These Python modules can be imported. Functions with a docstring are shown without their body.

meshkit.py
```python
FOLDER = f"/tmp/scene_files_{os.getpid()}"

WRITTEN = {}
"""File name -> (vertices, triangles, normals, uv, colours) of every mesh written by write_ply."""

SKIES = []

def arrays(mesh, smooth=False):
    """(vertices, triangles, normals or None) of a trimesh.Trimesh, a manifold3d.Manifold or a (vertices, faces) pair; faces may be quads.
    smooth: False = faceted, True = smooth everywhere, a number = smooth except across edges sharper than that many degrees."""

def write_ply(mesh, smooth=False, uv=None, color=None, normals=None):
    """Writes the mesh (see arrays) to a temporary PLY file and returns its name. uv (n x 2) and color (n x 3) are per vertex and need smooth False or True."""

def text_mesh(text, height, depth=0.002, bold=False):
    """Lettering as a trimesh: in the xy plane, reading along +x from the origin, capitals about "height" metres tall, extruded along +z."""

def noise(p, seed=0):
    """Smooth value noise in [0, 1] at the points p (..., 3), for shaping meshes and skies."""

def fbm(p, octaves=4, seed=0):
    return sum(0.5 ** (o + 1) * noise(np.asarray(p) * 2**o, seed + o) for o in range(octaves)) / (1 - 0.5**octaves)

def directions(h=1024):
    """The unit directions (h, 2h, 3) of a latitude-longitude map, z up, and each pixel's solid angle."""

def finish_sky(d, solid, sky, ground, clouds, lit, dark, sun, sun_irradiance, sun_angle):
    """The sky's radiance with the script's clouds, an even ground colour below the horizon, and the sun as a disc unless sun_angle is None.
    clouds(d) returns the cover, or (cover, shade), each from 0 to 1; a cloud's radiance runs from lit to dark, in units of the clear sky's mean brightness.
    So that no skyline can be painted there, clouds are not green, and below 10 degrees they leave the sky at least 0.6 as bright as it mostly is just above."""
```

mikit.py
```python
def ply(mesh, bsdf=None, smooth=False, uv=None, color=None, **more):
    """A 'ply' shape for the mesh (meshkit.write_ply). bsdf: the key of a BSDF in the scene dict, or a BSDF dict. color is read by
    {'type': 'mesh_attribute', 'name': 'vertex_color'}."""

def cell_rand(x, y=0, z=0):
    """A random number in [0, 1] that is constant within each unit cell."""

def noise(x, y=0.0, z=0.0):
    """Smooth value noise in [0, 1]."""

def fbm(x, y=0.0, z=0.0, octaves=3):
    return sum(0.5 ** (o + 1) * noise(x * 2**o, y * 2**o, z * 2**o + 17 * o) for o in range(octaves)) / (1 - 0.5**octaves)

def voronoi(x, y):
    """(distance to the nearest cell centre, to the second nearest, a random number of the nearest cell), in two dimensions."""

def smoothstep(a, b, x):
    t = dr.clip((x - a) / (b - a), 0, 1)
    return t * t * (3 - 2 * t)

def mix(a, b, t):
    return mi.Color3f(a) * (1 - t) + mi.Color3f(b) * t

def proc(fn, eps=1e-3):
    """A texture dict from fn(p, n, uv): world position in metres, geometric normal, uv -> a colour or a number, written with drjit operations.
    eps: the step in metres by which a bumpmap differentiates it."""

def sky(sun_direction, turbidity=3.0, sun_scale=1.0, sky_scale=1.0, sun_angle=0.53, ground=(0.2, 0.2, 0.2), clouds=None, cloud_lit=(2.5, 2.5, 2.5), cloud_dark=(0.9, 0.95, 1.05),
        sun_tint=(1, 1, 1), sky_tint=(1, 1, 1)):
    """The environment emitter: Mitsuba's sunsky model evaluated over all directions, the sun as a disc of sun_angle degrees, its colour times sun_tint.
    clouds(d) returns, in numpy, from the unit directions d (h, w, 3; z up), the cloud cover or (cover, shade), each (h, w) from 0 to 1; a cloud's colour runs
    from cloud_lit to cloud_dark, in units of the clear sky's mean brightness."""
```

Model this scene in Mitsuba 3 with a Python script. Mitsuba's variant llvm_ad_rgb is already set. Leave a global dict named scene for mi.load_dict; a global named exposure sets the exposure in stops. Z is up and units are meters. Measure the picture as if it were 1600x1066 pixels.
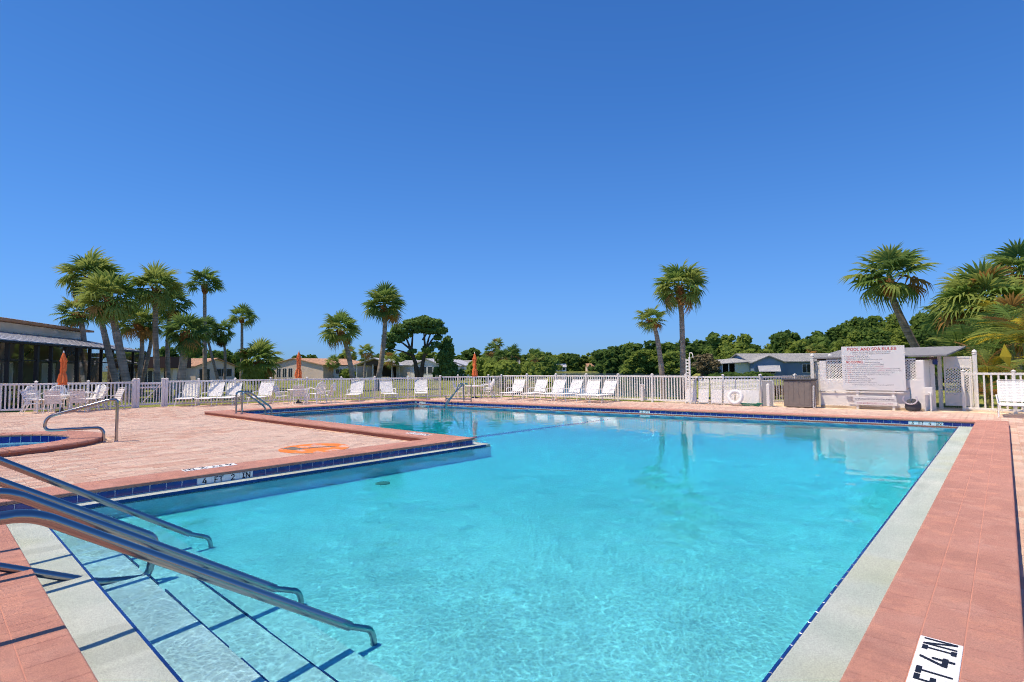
import math, random
import numpy as np, trimesh, shapely
from shapely.geometry import Polygon, Point, LineString
import mitsuba as mi, drjit as dr
import mikit, meshkit
from mikit import proc, noise, fbm, voronoi, cell_rand, smoothstep, mix

T = mi.ScalarTransform4f
scene, labels = {}, {}
exposure = 1.5

# ------------------------------------------------------------------ camera, sky
scene['camera'] = {'type': 'perspective', 'fov': 86.86, 'fov_axis': 'x', 'near_clip': 0.05, 'far_clip': 4000.0,
                   'to_world': T().look_at(origin=[0, 0, 1.6], target=[-0.67206081, 0.73872915, 1.6 + 0.05112248],
                                           up=[0.03897037, -0.03365807, 0.99867334])}
def horizon_haze(d):
    elev = np.degrees(np.arcsin(np.clip(d[..., 2], 0, 1)))
    return 0.50 * np.exp(-elev / 7.0) + 0.02 * meshkit.fbm(d * [3, 3, 9], 3, 4)
scene['sky'] = mikit.sky([-0.22, -0.37, 0.90], turbidity=2.5, sky_tint=(0.42, 0.91, 1.52), ground=(0.25, 0.25, 0.22),
                        clouds=horizon_haze, cloud_lit=(1.05, 1.40, 1.70))

# ------------------------------------------------------------------ materials
def rgb(c): return {'type': 'rgb', 'value': list(c)}
def two(b): return {'type': 'twosided', 'bsdf': b}
def plain(name, c, rough=0.6, spec=0.3, **k):
    scene[name] = two({'type': 'principled', 'base_color': rgb(c) if not isinstance(c, dict) else c, 'roughness': rough, 'specular': spec, **k})
def leafy(name, c, trans=0.9, c2=None):
    scene[name] = {'type': 'principledthin', 'base_color': rgb(c) if not isinstance(c, dict) else c, 'roughness': 0.5, 'spec_trans': 0.0, 'diff_trans': trans, 'eta': 1.35}

def coping_col(p, n, uv):
    r = cell_rand(dr.floor(p.x / 0.105), dr.floor(p.y / 0.105), 3)
    g = fbm(p.x * 2.2, p.y * 2.2, p.z * 2, 3)
    s = noise(p.x * 260, p.y * 260, p.z * 260)
    w = smoothstep(0.55, 0.75, fbm(p.x * 6 + 9, p.y * 6, 1.0, 3))
    c = mix((0.41, 0.200, 0.146), (0.50, 0.262, 0.198), g)
    c = mix(c, (0.39, 0.155, 0.115), 0.25 * r)
    c = mix(c, (0.62, 0.30, 0.20), 0.3 * w)
    st = smoothstep(0.56, 0.70, fbm(p.x * 1.7 + 3, p.y * 1.7 + 8, 6.0, 4))
    c = mix(c, (0.34, 0.165, 0.125), 0.38 * st)
    wh = smoothstep(0.62, 0.78, fbm(p.x * 4.2 + 13, p.y * 4.2, 9.0, 4))
    c = mix(c, (0.58, 0.34, 0.27), 0.22 * wh)
    return c * (0.82 + 0.34 * s)
plain('m_coping', proc(coping_col), 0.75, 0.2)
plain('m_coping_mortar', (0.55, 0.26, 0.185), 0.9, 0.1)
def riser_col(p, n, uv):
    g = fbm(p.x * 5, p.y * 5, p.z * 9, 3)
    return mix((0.33, 0.12, 0.08), (0.46, 0.19, 0.13), g)
plain('m_riser', proc(riser_col), 0.85, 0.1)

PL, PW = 0.34, 0.17
def paver_col(p, n, uv):
    row = dr.floor((p.x + 60) / PW)
    odd = row - 2 * dr.floor(row / 2)
    col = dr.floor((p.y + 60) / PL + 0.5 * odd)
    r = cell_rand(row, col, 5)
    r2 = cell_rand(row, col, 9)
    big = fbm(p.x * 0.35 + 3, p.y * 0.35, 0.0, 3)
    c = mix((0.47, 0.275, 0.20), (0.56, 0.385, 0.295), r)
    c = mix(c, (0.60, 0.475, 0.37), smoothstep(0.50, 0.95, r2) * 0.8)
    c = mix(c, (0.57, 0.43, 0.34), 0.55 * smoothstep(0.30, 0.62, big))
    st = smoothstep(0.60, 0.72, fbm(p.x * 0.9 + 4, p.y * 0.9 + 11, 5.0, 4))
    c = mix(c, (0.40, 0.27, 0.21), 0.30 * st)
    return c * (0.87 + 0.2 * noise(p.x * 90, p.y * 90, 0.0)) * (0.9 + 0.2 * fbm(p.x * 3, p.y * 3, 2.0, 2))
plain('m_paver', proc(paver_col), 0.8, 0.15)
def bed_col(p, n, uv):
    return mix((0.50, 0.33, 0.22), (0.64, 0.47, 0.33), fbm(p.x * 2, p.y * 2, 0.0, 3))
plain('m_bed', proc(bed_col), 0.95, 0.05)

def sand_col(p, n, uv):
    g = fbm(p.x * 3, p.y * 3, 0.0, 4)
    return mix((0.42, 0.29, 0.17), (0.70, 0.58, 0.42), g)
plain('m_sand', proc(sand_col), 0.95, 0.05)
def lawn_col(p, n, uv):
    g = fbm(p.x * 0.5, p.y * 0.5, 0.0, 4)
    f = noise(p.x * 14, p.y * 14, 0.0)
    c = mix((0.085, 0.12, 0.025), (0.26, 0.25, 0.075), g)
    return c * (0.7 + 0.6 * f)
plain('m_lawn', proc(lawn_col), 0.95, 0.05)

def plaster_col(p, n, uv):
    g = fbm(p.x * 1.3, p.y * 1.3, p.z, 3)
    s = noise(p.x * 60, p.y * 60, p.z * 60)
    return mix((0.60, 0.76, 0.81), (0.68, 0.81, 0.85), g) * (0.90 + 0.2 * s)
plain('m_plaster', proc(plaster_col), 0.8, 0.1)
def ledge_col(p, n, uv):
    g = fbm(p.x * 2.4, p.y * 2.4, 0.0, 4)
    s = noise(p.x * 190, p.y * 190, 3.0)
    c = mix((0.36, 0.43, 0.37), (0.52, 0.55, 0.49), g)
    c = mix(c, (0.42, 0.45, 0.30), 0.4 * smoothstep(0.56, 0.74, fbm(p.x * 1.2 + 7, p.y * 1.2, 1.0, 3)))
    c = mix(c, (0.30, 0.34, 0.29), 0.45 * smoothstep(0.54, 0.70, fbm(p.x * 3.1 + 2, p.y * 0.8 + 5, 4.0, 4)))
    return c * (0.82 + 0.34 * s)
plain('m_ledge', proc(ledge_col), 0.7, 0.2)
plain('m_blue_tile', proc(lambda p, n, uv: mix((0.008, 0.018, 0.16), (0.012, 0.030, 0.25), cell_rand(dr.floor(p.x * 4.83 + 0.3), dr.floor(p.y * 4.83 + 0.2), 1))), 0.15, 0.5, clearcoat=0.5)
plain('m_nosing', proc(lambda p, n, uv: mix((0.004, 0.022, 0.13), (0.008, 0.040, 0.21), cell_rand(dr.floor(p.x * 4.83), dr.floor(p.y * 4.83), 1))), 0.2, 0.5)
plain('m_grout', (0.62, 0.66, 0.68), 0.8, 0.2)
plain('m_marker_tile', (0.84, 0.84, 0.80), 0.3, 0.5)
plain('m_black', (0.015, 0.017, 0.025), 0.5, 0.3)
plain('m_steel', (0.36, 0.35, 0.36), 0.16, 0.5, metallic=1.0)
plain('m_vinyl', (0.86, 0.82, 0.74), 0.35, 0.4)
plain('m_vinyl_bounce', (0.84, 0.78, 0.72), 0.4, 0.4)  # the white vinyl with pink bounce light mixed into its colour
plain('m_white', (0.86, 0.84, 0.79), 0.4, 0.4)
plain('m_strap', (0.87, 0.85, 0.81), 0.5, 0.3)
plain('m_sling', (0.78, 0.73, 0.69), 0.7, 0.2)
def stucco_col(p, n, uv):
    return mix((0.78, 0.74, 0.69), (0.88, 0.84, 0.79), fbm(p.x * 5, p.y * 5, p.z * 5, 3))
scene['m_stucco'] = two({'type': 'bumpmap', 'arbitrary': proc(lambda p, n, uv: 0.012 * fbm(p.x * 9, p.y * 9, p.z * 12, 3), 4e-3), 'scale': 1.0,
                         'bsdf': {'type': 'principled', 'base_color': proc(stucco_col), 'roughness': 0.85, 'specular': 0.2}})
plain('m_signboard', (0.80, 0.78, 0.75), 0.4, 0.3)
plain('m_red', (0.50, 0.035, 0.035), 0.6, 0.2)
plain('m_ink', (0.07, 0.07, 0.10), 0.6, 0.2)
plain('m_inkred', (0.40, 0.06, 0.08), 0.6, 0.2)
plain('m_boxbrown', proc(lambda p, n, uv: mix((0.21, 0.175, 0.15), (0.27, 0.23, 0.20), fbm(p.x * 3, p.y * 3, p.z * 9, 2))), 0.6, 0.3)
plain('m_darkgrey', (0.08, 0.08, 0.085), 0.6, 0.3)
plain('m_grey', (0.36, 0.35, 0.35), 0.7, 0.2)
plain('m_hose', (0.62, 0.56, 0.60), 0.5, 0.4)
plain('m_green', (0.03, 0.20, 0.12), 0.5, 0.4)
plain('m_orange_fabric', proc(lambda p, n, uv: mix((0.78, 0.16, 0.045), (0.88, 0.28, 0.10), fbm(p.x * 7, p.y * 7, p.z * 3, 3))), 0.8, 0.15)
plain('m_orange_paint', proc(lambda p, n, uv: mix(mix((0.74, 0.17, 0.035), (0.80, 0.25, 0.07), fbm(p.x * 4, p.y * 4, 0.0, 4)), (0.56, 0.36, 0.28), smoothstep(0.56, 0.72, fbm(p.x * 3 + 5, p.y * 7, 2.0, 4)))), 0.8, 0.1)
plain('m_greypaint', (0.17, 0.15, 0.13), 0.8, 0.1)

def trunk_col(p, n, uv):
    g = fbm(p.x * 3, p.y * 3, p.z * 5, 3)
    ring = noise(p.x * 1.5, p.y * 1.5, p.z * 13)
    return mix((0.22, 0.175, 0.135), (0.50, 0.41, 0.33), g) * (0.66 + 0.6 * ring)
plain('m_palm_trunk', proc(trunk_col), 0.9, 0.1)
plain('m_boot', proc(lambda p, n, uv: mix((0.16, 0.07, 0.03), (0.42, 0.18, 0.07), fbm(p.x * 4, p.y * 4, p.z * 6, 3))), 0.9, 0.1)
plain('m_bark', proc(lambda p, n, uv: mix((0.05, 0.04, 0.03), (0.15, 0.115, 0.085), fbm(p.x * 3, p.y * 3, p.z * 2, 3))), 0.95, 0.05)
leafy('m_frond_a', (0.22, 0.33, 0.08))
leafy('m_frond_b', (0.33, 0.40, 0.10))
leafy('m_frond_c', (0.14, 0.23, 0.065))
leafy('m_frond_dry', (0.50, 0.28, 0.09), 0.7)
leafy('m_frond_dead', (0.10, 0.065, 0.04), 0.3)
leafy('m_frond_yellow', (0.55, 0.44, 0.05), 0.6)
plain('m_petiole', (0.22, 0.22, 0.07), 0.6, 0.2)
leafy('m_leaf_a', (0.17, 0.26, 0.06))
leafy('m_leaf_b', (0.26, 0.34, 0.07))
leafy('m_leaf_c', (0.12, 0.20, 0.05))
leafy('m_leaf_pine', (0.17, 0.27, 0.075), 0.6)
leafy('m_leaf_grey', (0.24, 0.20, 0.11), 0.4)

def shingle(c1, c2):
    def f(p, n, uv): return mix(c1, c2, fbm(p.x * 1.2, p.y * 1.2, p.z * 4, 3)) * (0.85 + 0.3 * noise(p.x * 9, p.y * 9, p.z * 9))
    return proc(f)
plain('m_roof_grey', (0.22, 0.22, 0.22), 0.7, 0.2)
plain('m_roof_dark', (0.085, 0.05, 0.045), 0.7, 0.2)
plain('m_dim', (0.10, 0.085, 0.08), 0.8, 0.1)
plain('m_roof_tan', shingle((0.36, 0.20, 0.12), (0.50, 0.31, 0.20)), 0.9, 0.1)
plain('m_roof_white', (0.50, 0.50, 0.51), 0.6, 0.3)
plain('m_roof_pale', shingle((0.24, 0.24, 0.23), (0.33, 0.33, 0.32)), 0.9, 0.1)
plain('m_wall_beige', (0.64, 0.53, 0.43), 0.9, 0.1)
plain('m_wall_cream', (0.76, 0.69, 0.60), 0.9, 0.1)
plain('m_wall_pale', (0.80, 0.81, 0.80), 0.9, 0.1)
plain('m_wall_blue', (0.19, 0.28, 0.40), 0.8, 0.2)
plain('m_wall_mint', (0.62, 0.70, 0.57), 0.9, 0.1)
plain('m_wall_lilac', (0.62, 0.59, 0.61), 0.9, 0.1)
plain('m_wall_clubhouse', (0.84, 0.76, 0.66), 0.9, 0.1)
plain('m_trim', (0.74, 0.74, 0.72), 0.6, 0.2)
plain('m_window', (0.035, 0.045, 0.055), 0.08, 0.6)
plain('m_porch_shade', (0.16, 0.13, 0.115), 0.8, 0.2)  # dark wall colour standing in for the shade inside the porch
plain('m_pane_skylit', (0.70, 0.70, 0.68), 0.5, 0.4)  # pale panes, sky reflection put into their colour
plain('m_bronze', (0.018, 0.016, 0.018), 0.5, 0.4)
plain('m_screenroof', (0.44, 0.44, 0.46), 0.5, 0.4)
scene['m_glass'] = {'type': 'thindielectric', 'int_ior': 1.5}
scene['m_screen'] = {'type': 'mask', 'opacity': 0.22, 'bsdf': two({'type': 'principled', 'base_color': rgb((0.012, 0.012, 0.014)), 'roughness': 0.9, 'specular': 0.1})}

# ------------------------------------------------------------------ helpers
def uniq(key):
    if key not in scene and key not in labels:
        return key
    i = 1
    while f'{key}_{i:03d}' in scene or f'{key}_{i:03d}' in labels:
        i += 1
    return f'{key}_{i:03d}'
COUNT = {}
def uniq_fast(key):
    n = COUNT.get(key, 0)
    COUNT[key] = n + 1
    return key if n == 0 else f'{key}_{n:03d}'
def thing(name, label, cat, group=None):
    k = uniq_fast(name)
    labels[k] = {'label': label, 'category': cat}
    if group: labels[k]['group'] = group
    return k
def part(parent, name, shape, label=None, stuff=False, to_world=None):
    k = uniq_fast(f'{parent}__{name}')
    scene[k] = shape if to_world is None else {**shape, 'to_world': to_world}
    if stuff: labels[k] = {'kind': 'stuff'}
    if label: labels.setdefault(k, {})['label'] = label
    return k
def structure(name, shape=None, stuff=False):
    k = uniq_fast(name)
    if shape is not None: scene[k] = shape
    labels[k] = {'kind': 'stuff' if stuff else 'structure'}
    return k
def cat_(ms): return trimesh.util.concatenate(ms)
def box(x0, x1, y0, y1, z0, z1):
    b = trimesh.creation.box((abs(x1 - x0), abs(y1 - y0), abs(z1 - z0)))
    b.apply_translation(((x0 + x1) / 2, (y0 + y1) / 2, (z0 + z1) / 2))
    return b
def cbox(x0, x1, y0, y1, z0, z1, c=0.01):
    """box with chamfered edges (convex hull)"""
    pts = []
    for sx, xa in ((1, x0), (-1, x1)):
        for sy, ya in ((1, y0), (-1, y1)):
            for sz, za in ((1, z0), (-1, z1)):
                for d in ((0, 1, 1), (1, 0, 1), (1, 1, 0)):
                    pts.append((xa + sx * c * d[0], ya + sy * c * d[1], za + sz * c * d[2]))
    return trimesh.convex.convex_hull(np.array(pts))
def bar(p, q, w, h, up=(0, 0, 1)):
    """box beam from p to q, width w sideways, height h along up"""
    p, q, up = np.array(p, float), np.array(q, float), np.array(up, float)
    d = q - p; L = np.linalg.norm(d); d /= L
    s = np.cross(d, up); s /= np.linalg.norm(s)
    u = np.cross(s, d)
    b = trimesh.creation.box((L, w, h))
    m = np.eye(4); m[:3, 0], m[:3, 1], m[:3, 2], m[:3, 3] = d, s, u, (p + q) / 2
    b.apply_transform(m)
    return b
def tube(pts, r, n=10, cap=True):
    pts = np.array(pts, float)
    rr = np.broadcast_to(np.asarray(r, float), (len(pts),))
    tang = np.gradient(pts, axis=0)
    tang /= np.linalg.norm(tang, axis=1, keepdims=True) + 1e-12
    ref = np.array([0, 0, 1.0]) if abs(tang[0][2]) < 0.9 else np.array([1.0, 0, 0])
    vs = []
    a = np.cross(tang[0], ref)
    for i, t in enumerate(tang):
        a = a - t * (a @ t); a /= np.linalg.norm(a) + 1e-12
        b = np.cross(t, a)
        th = np.arange(n) * 2 * np.pi / n
        vs.append(pts[i] + rr[i] * (np.cos(th)[:, None] * a + np.sin(th)[:, None] * b))
    v = np.vstack(vs); f = []
    for i in range(len(pts) - 1):
        for j in range(n):
            k = (j + 1) % n
            f += [[i * n + j, i * n + k, (i + 1) * n + k], [i * n + j, (i + 1) * n + k, (i + 1) * n + j]]
    if cap:
        v = np.vstack([v, pts[0], pts[-1]]); c0, c1 = len(v) - 2, len(v) - 1; e = (len(pts) - 1) * n
        for j in range(n):
            k = (j + 1) % n
            f += [[c0, k, j], [c1, e + j, e + k]]
    return trimesh.Trimesh(v, f, process=False)
def bend(pts, rad, n=7):
    """polyline with its corners rounded"""
    pts = [np.array(p, float) for p in pts]
    out = [pts[0]]
    for i in range(1, len(pts) - 1):
        a, b, c = pts[i - 1], pts[i], pts[i + 1]
        r = min(rad, 0.48 * np.linalg.norm(a - b), 0.48 * np.linalg.norm(c - b))
        p, q = b + (a - b) / np.linalg.norm(a - b) * r, b + (c - b) / np.linalg.norm(c - b) * r
        for t in np.linspace(0, 1, n):
            out.append((1 - t) ** 2 * p + 2 * t * (1 - t) * b + t * t * q)
    out.append(pts[-1])
    return np.array(out)
def lathe(prof, n=24):
    prof = np.array(prof, float)
    return trimesh.creation.revolve(prof, sections=n)
def sheet(poly, z):
    v, f = trimesh.creation.triangulate_polygon(poly, engine='earcut')
    v3 = np.column_stack([v, np.full(len(v), z)])
    m = trimesh.Trimesh(v3, f, process=False)
    if len(f) and m.face_normals[:, 2].mean() < 0: m.invert()
    return m
def slab(poly, z0, z1):
    ps = poly.geoms if hasattr(poly, 'geoms') else [poly]
    ms = []
    for g in ps:
        m = trimesh.creation.extrude_polygon(g, z1 - z0, engine='earcut'); m.apply_translation((0, 0, z0)); ms.append(m)
    return cat_(ms)
def frame(x, z, o):
    """to_world from local x axis, z axis, origin"""
    x, z = np.array(x, float), np.array(z, float)
    x /= np.linalg.norm(x); y = np.cross(z, x); y /= np.linalg.norm(y); z = np.cross(x, y)
    m = np.eye(4); m[:3, 0], m[:3, 1], m[:3, 2], m[:3, 3] = x, y, z, o
    return m
def mat(m): return T(np.asarray(m, float).tolist())
def rotz(a):
    m = np.eye(4); m[0, 0] = m[1, 1] = math.cos(a); m[0, 1] = -math.sin(a); m[1, 0] = math.sin(a); return m
def place(x, y, z, a=0.0, s=1.0):
    m = rotz(a); m[:3, :3] *= s; m[:3, 3] = (x, y, z); return m
def face_to(dx, dy):
    """rotation about z that turns local +y to (dx, dy)"""
    return math.atan2(dy, dx) - math.pi / 2
class Kit:
    """a thing built once (list of part name, ply dict, stuff) and placed many times"""
    def __init__(self): self.parts = []
    def add(self, name, mesh, bsdf, smooth=False, stuff=False): self.parts.append((name, mikit.ply(mesh, bsdf, smooth=smooth), stuff))
    def put(self, key, m):
        for name, d, stuff in self.parts: part(key, name, d, stuff=stuff, to_world=mat(m))

rng = np.random.default_rng(7)

# ------------------------------------------------------------------ the pool: outlines (z = 0 is the top of the coping)
DECK = -0.12
LED = -0.155
WAT = -0.195
FLOOR = -0.45
def far(x): return 20.45 + (x + 0.69) * 0.1402
CP = Polygon([(-.69, .69), (-.69, far(-.69)), (-22.5, far(-22.5)), (-22.5, 8.39), (-9.2, 8.80), (-9.2, .69)])      # inner edge of the coping
TP = Polygon([(-.665, .665), (-.665, far(-.665) + .022), (-22.522, far(-22.522) + .022), (-22.522, 8.365), (-9.222, 8.775), (-9.222, .665)])  # tiled wall
WP = Polygon([(-1.07, 1.07), (-1.07, far(-1.07) + .022), (-22.522, far(-22.522) + .022), (-22.522, 8.69), (-8.97, 9.11), (-8.97, 1.07)])  # water
OP = Polygon([(.02, -.05), (.02, far(.02) + .80), (-23.4, far(-23.4) + .80), (-23.4, 7.65), (-9.92, 8.07), (-9.92, -.05)])
SPA_C, SPA_R, SPA_r = (-17.35, 1.0), 2.30, 1.64
SPA_O, SPA_I = Point(SPA_C).buffer(SPA_R, 48), Point(SPA_C).buffer(SPA_r, 48)
DECKP = Polygon([(-34, -5), (-31.9, 1.0), (-31.2, 3.5), (-30.45, 7.0), (-30.1, 9.4), (-29.4, 12.9), (-28.0, 16.3), (-26.1, 19.5), (-25.5, 21.6), (-23.0, 24.2), (-20, 24.75), (-12, 25.0),
                 (-6.0, 25.35), (-2.0, 25.75), (-.9, 26.3), (5, 26.2), (5, -5)])
LAKE = Polygon([(-27.6, 25.2), (-23.5, 26.6), (-19.3, 28.0), (-13.2, 30.5), (-25, 58), (-127, 290), (-188, 235), (-39.7, 50.5), (-42, 40.2)])

# ------------------------------------------------------------------ ground, deck, lake
ground = Polygon([(-1500, -700), (700, -700), (700, 1500), (-1500, 1500)]).difference(OP.buffer(-.3)).difference(SPA_I.buffer(.3)).difference(LAKE)
structure('lawn', mikit.ply(sheet(ground, -0.135), 'm_lawn'))
bank_in = LAKE.buffer(-2.2)
a = np.array(LAKE.exterior.coords)[:-1]
lk = LAKE.segmentize(3.0)
ring = np.array(lk.exterior.coords)[:-1]
cen = np.array([LAKE.centroid.x, LAKE.centroid.y])
inn = np.array([np.array(bank_in.exterior.interpolate(bank_in.exterior.project(Point(p))).coords[0]) for p in ring])
v = np.vstack([np.column_stack([ring, np.full(len(ring), -.135)]), np.column_stack([inn, np.full(len(ring), -1.6)])])
n_ = len(ring); f = []
for i in range(n_):
    j = (i + 1) % n_; f += [[i, j, n_ + j], [i, n_ + j, n_ + i]]
structure('lake_bank', mikit.ply(trimesh.Trimesh(v, f, process=False), 'm_lawn'))
def lake_bump(p, n, uv): return 0.008 * fbm(p.x * 1.6, p.y * 1.6, 0.0, 3)
scene['m_lake'] = two({'type': 'bumpmap', 'arbitrary': proc(lake_bump, 0.03), 'scale': 1.0, 'bsdf': {'type': 'principled', 'base_color': rgb((0.03, 0.05, 0.075)), 'roughness': 0.06, 'specular': 0.5}})
structure('lake_water', mikit.ply(sheet(LAKE.buffer(-.15), -0.85), 'm_lake'))

deckhole = DECKP.difference(OP.buffer(-.05)).difference(SPA_O.buffer(-.05))
deck = structure('pool_deck', mikit.ply(sheet(deckhole, DECK - 0.012), 'm_bed'))
# brick pavers laid in running bond, long side along y
usable = deckhole.buffer(-.01)
xs = np.arange(math.floor((-34 + 60) / PW), math.ceil((5 + 60) / PW)).astype(int)
cells = []
for row in xs:
    off = 0.5 * (row % 2)
    cols = np.arange(math.floor((-5 + 60) / PL), math.ceil((27 + 60) / PL))
    x0 = row * PW - 60; y0 = (cols - off) * PL - 60
    cells.append(np.column_stack([np.full(len(y0), x0), y0]))
cells = np.vstack(cells)
cx, cy = cells[:, 0] + PW / 2, cells[:, 1] + PL / 2
keep = shapely.contains_xy(usable, cx, cy) & ((cy > -1.5) | (cx < -10)) & ~((cx > -10) & (cx < .2) & (cy < 0)) & (cx < 4.0)
cells = cells[keep]
ok = np.ones(len(cells), bool)
for ddx, ddy in ((0, 0), (PW, 0), (0, PL), (PW, PL)): ok &= shapely.contains_xy(usable, cells[:, 0] + ddx, cells[:, 1] + ddy)
cells = cells[ok]
c3 = np.column_stack([cells[:, 0] + PW / 2, cells[:, 1] + PL / 2])
FWD = np.array([-.672, .739])
dep = c3 @ FWD
side = c3 @ np.array([.739, .672])
vis = (dep > 1) & (np.abs(side) < dep * 0.96)
score = np.where(vis, dep, 1e9)
order = np.argsort(score, kind='stable')
g = 0.0025
def paver_meshes(cs, seed):
    r = np.random.default_rng(seed)
    n = len(cs); dz = r.uniform(-.0025, .0015, n); tilt = r.normal(0, .0012, (n, 2))
    x0, x1, y0, y1 = cs[:, 0] + g, cs[:, 0] + PW - g, cs[:, 1] + g, cs[:, 1] + PL - g
    c = 0.004
    top = [(x0 + c, y0 + c, -1, -1), (x1 - c, y0 + c, 1, -1), (x1 - c, y1 - c, 1, 1), (x0 + c, y1 - c, -1, 1)]
    bot = [(x0, y0), (x1, y0), (x1, y1), (x0, y1)]
    V = np.zeros((n, 12, 3))
    for i, (x, y, sx, sy) in enumerate(top): V[:, i] = np.column_stack([x, y, DECK + dz + sx * tilt[:, 0] + sy * tilt[:, 1]])
    for i, (x, y) in enumerate(bot):
        V[:, 4 + i] = np.column_stack([x, y, DECK - .004 + dz]); V[:, 8 + i] = np.column_stack([x, y, np.full(n, DECK - .03)])
    F = [[0, 1, 2], [0, 2, 3]]
    for i in range(4):
        j = (i + 1) % 4
        F += [[4 + i, 4 + j, j], [4 + i, j, i], [8 + i, 8 + j, 4 + j], [8 + i, 4 + j, 4 + i]]
    return V, np.array(F)
near, rest = cells[order[:300]], cells[order[300:]]
V, F = paver_meshes(near, 1)
for i in range(len(near)): part(deck, 'paver', mikit.ply(trimesh.Trimesh(V[i], F, process=False), 'm_paver'))
V, F = paver_meshes(rest, 2)
part(deck, 'paving', mikit.ply(trimesh.Trimesh(V.reshape(-1, 3), (F[None] + 12 * np.arange(len(rest))[:, None, None]).reshape(-1, 3), process=False), 'm_paver'), stuff=True)
# sand strip by the wall, the fence foot strip
structure('sand_strip', mikit.ply(slab(Polygon([(-13, 25.0), (-6.0, 25.37), (-2.0, 25.77), (-.9, 26.32), (5, 26.22), (5, 29.5), (-13, 28.4)]), -.3, DECK - .008), 'm_sand'))

# ------------------------------------------------------------------ swimming pool
pool = structure('swimming_pool')
def wall_from(poly, z0, z1, flip=True):
    pts = np.array(poly.exterior.coords)[:-1]
    if not poly.exterior.is_ccw: pts = pts[::-1]
    n = len(pts); v = np.vstack([np.column_stack([pts, np.full(n, z1)]), np.column_stack([pts, np.full(n, z0)])]); f = []
    for i in range(n):
        j = (i + 1) % n; f += [[i, n + j, j], [i, n + i, n + j]]
    m = trimesh.Trimesh(v, f, process=False)
    if flip: m.invert()
    return m
basin = cat_([wall_from(WP, FLOOR, LED - .06), sheet(WP, FLOOR)])
part(pool, 'basin', mikit.ply(basin, 'm_plaster'))
part(pool, 'backing_wall', mikit.ply(slab(OP.buffer(-.03).difference(TP), -.75, -.050), 'm_riser'))
part(pool, 'grout_wall', mikit.ply(wall_from(TP.buffer(-.0015, join_style=2), LED - .01, -.05), 'm_grout'))
part(pool, 'ledge', mikit.ply(slab(TP.difference(WP.buffer(.016, join_style=2)), -.75, LED), 'm_ledge'))
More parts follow.
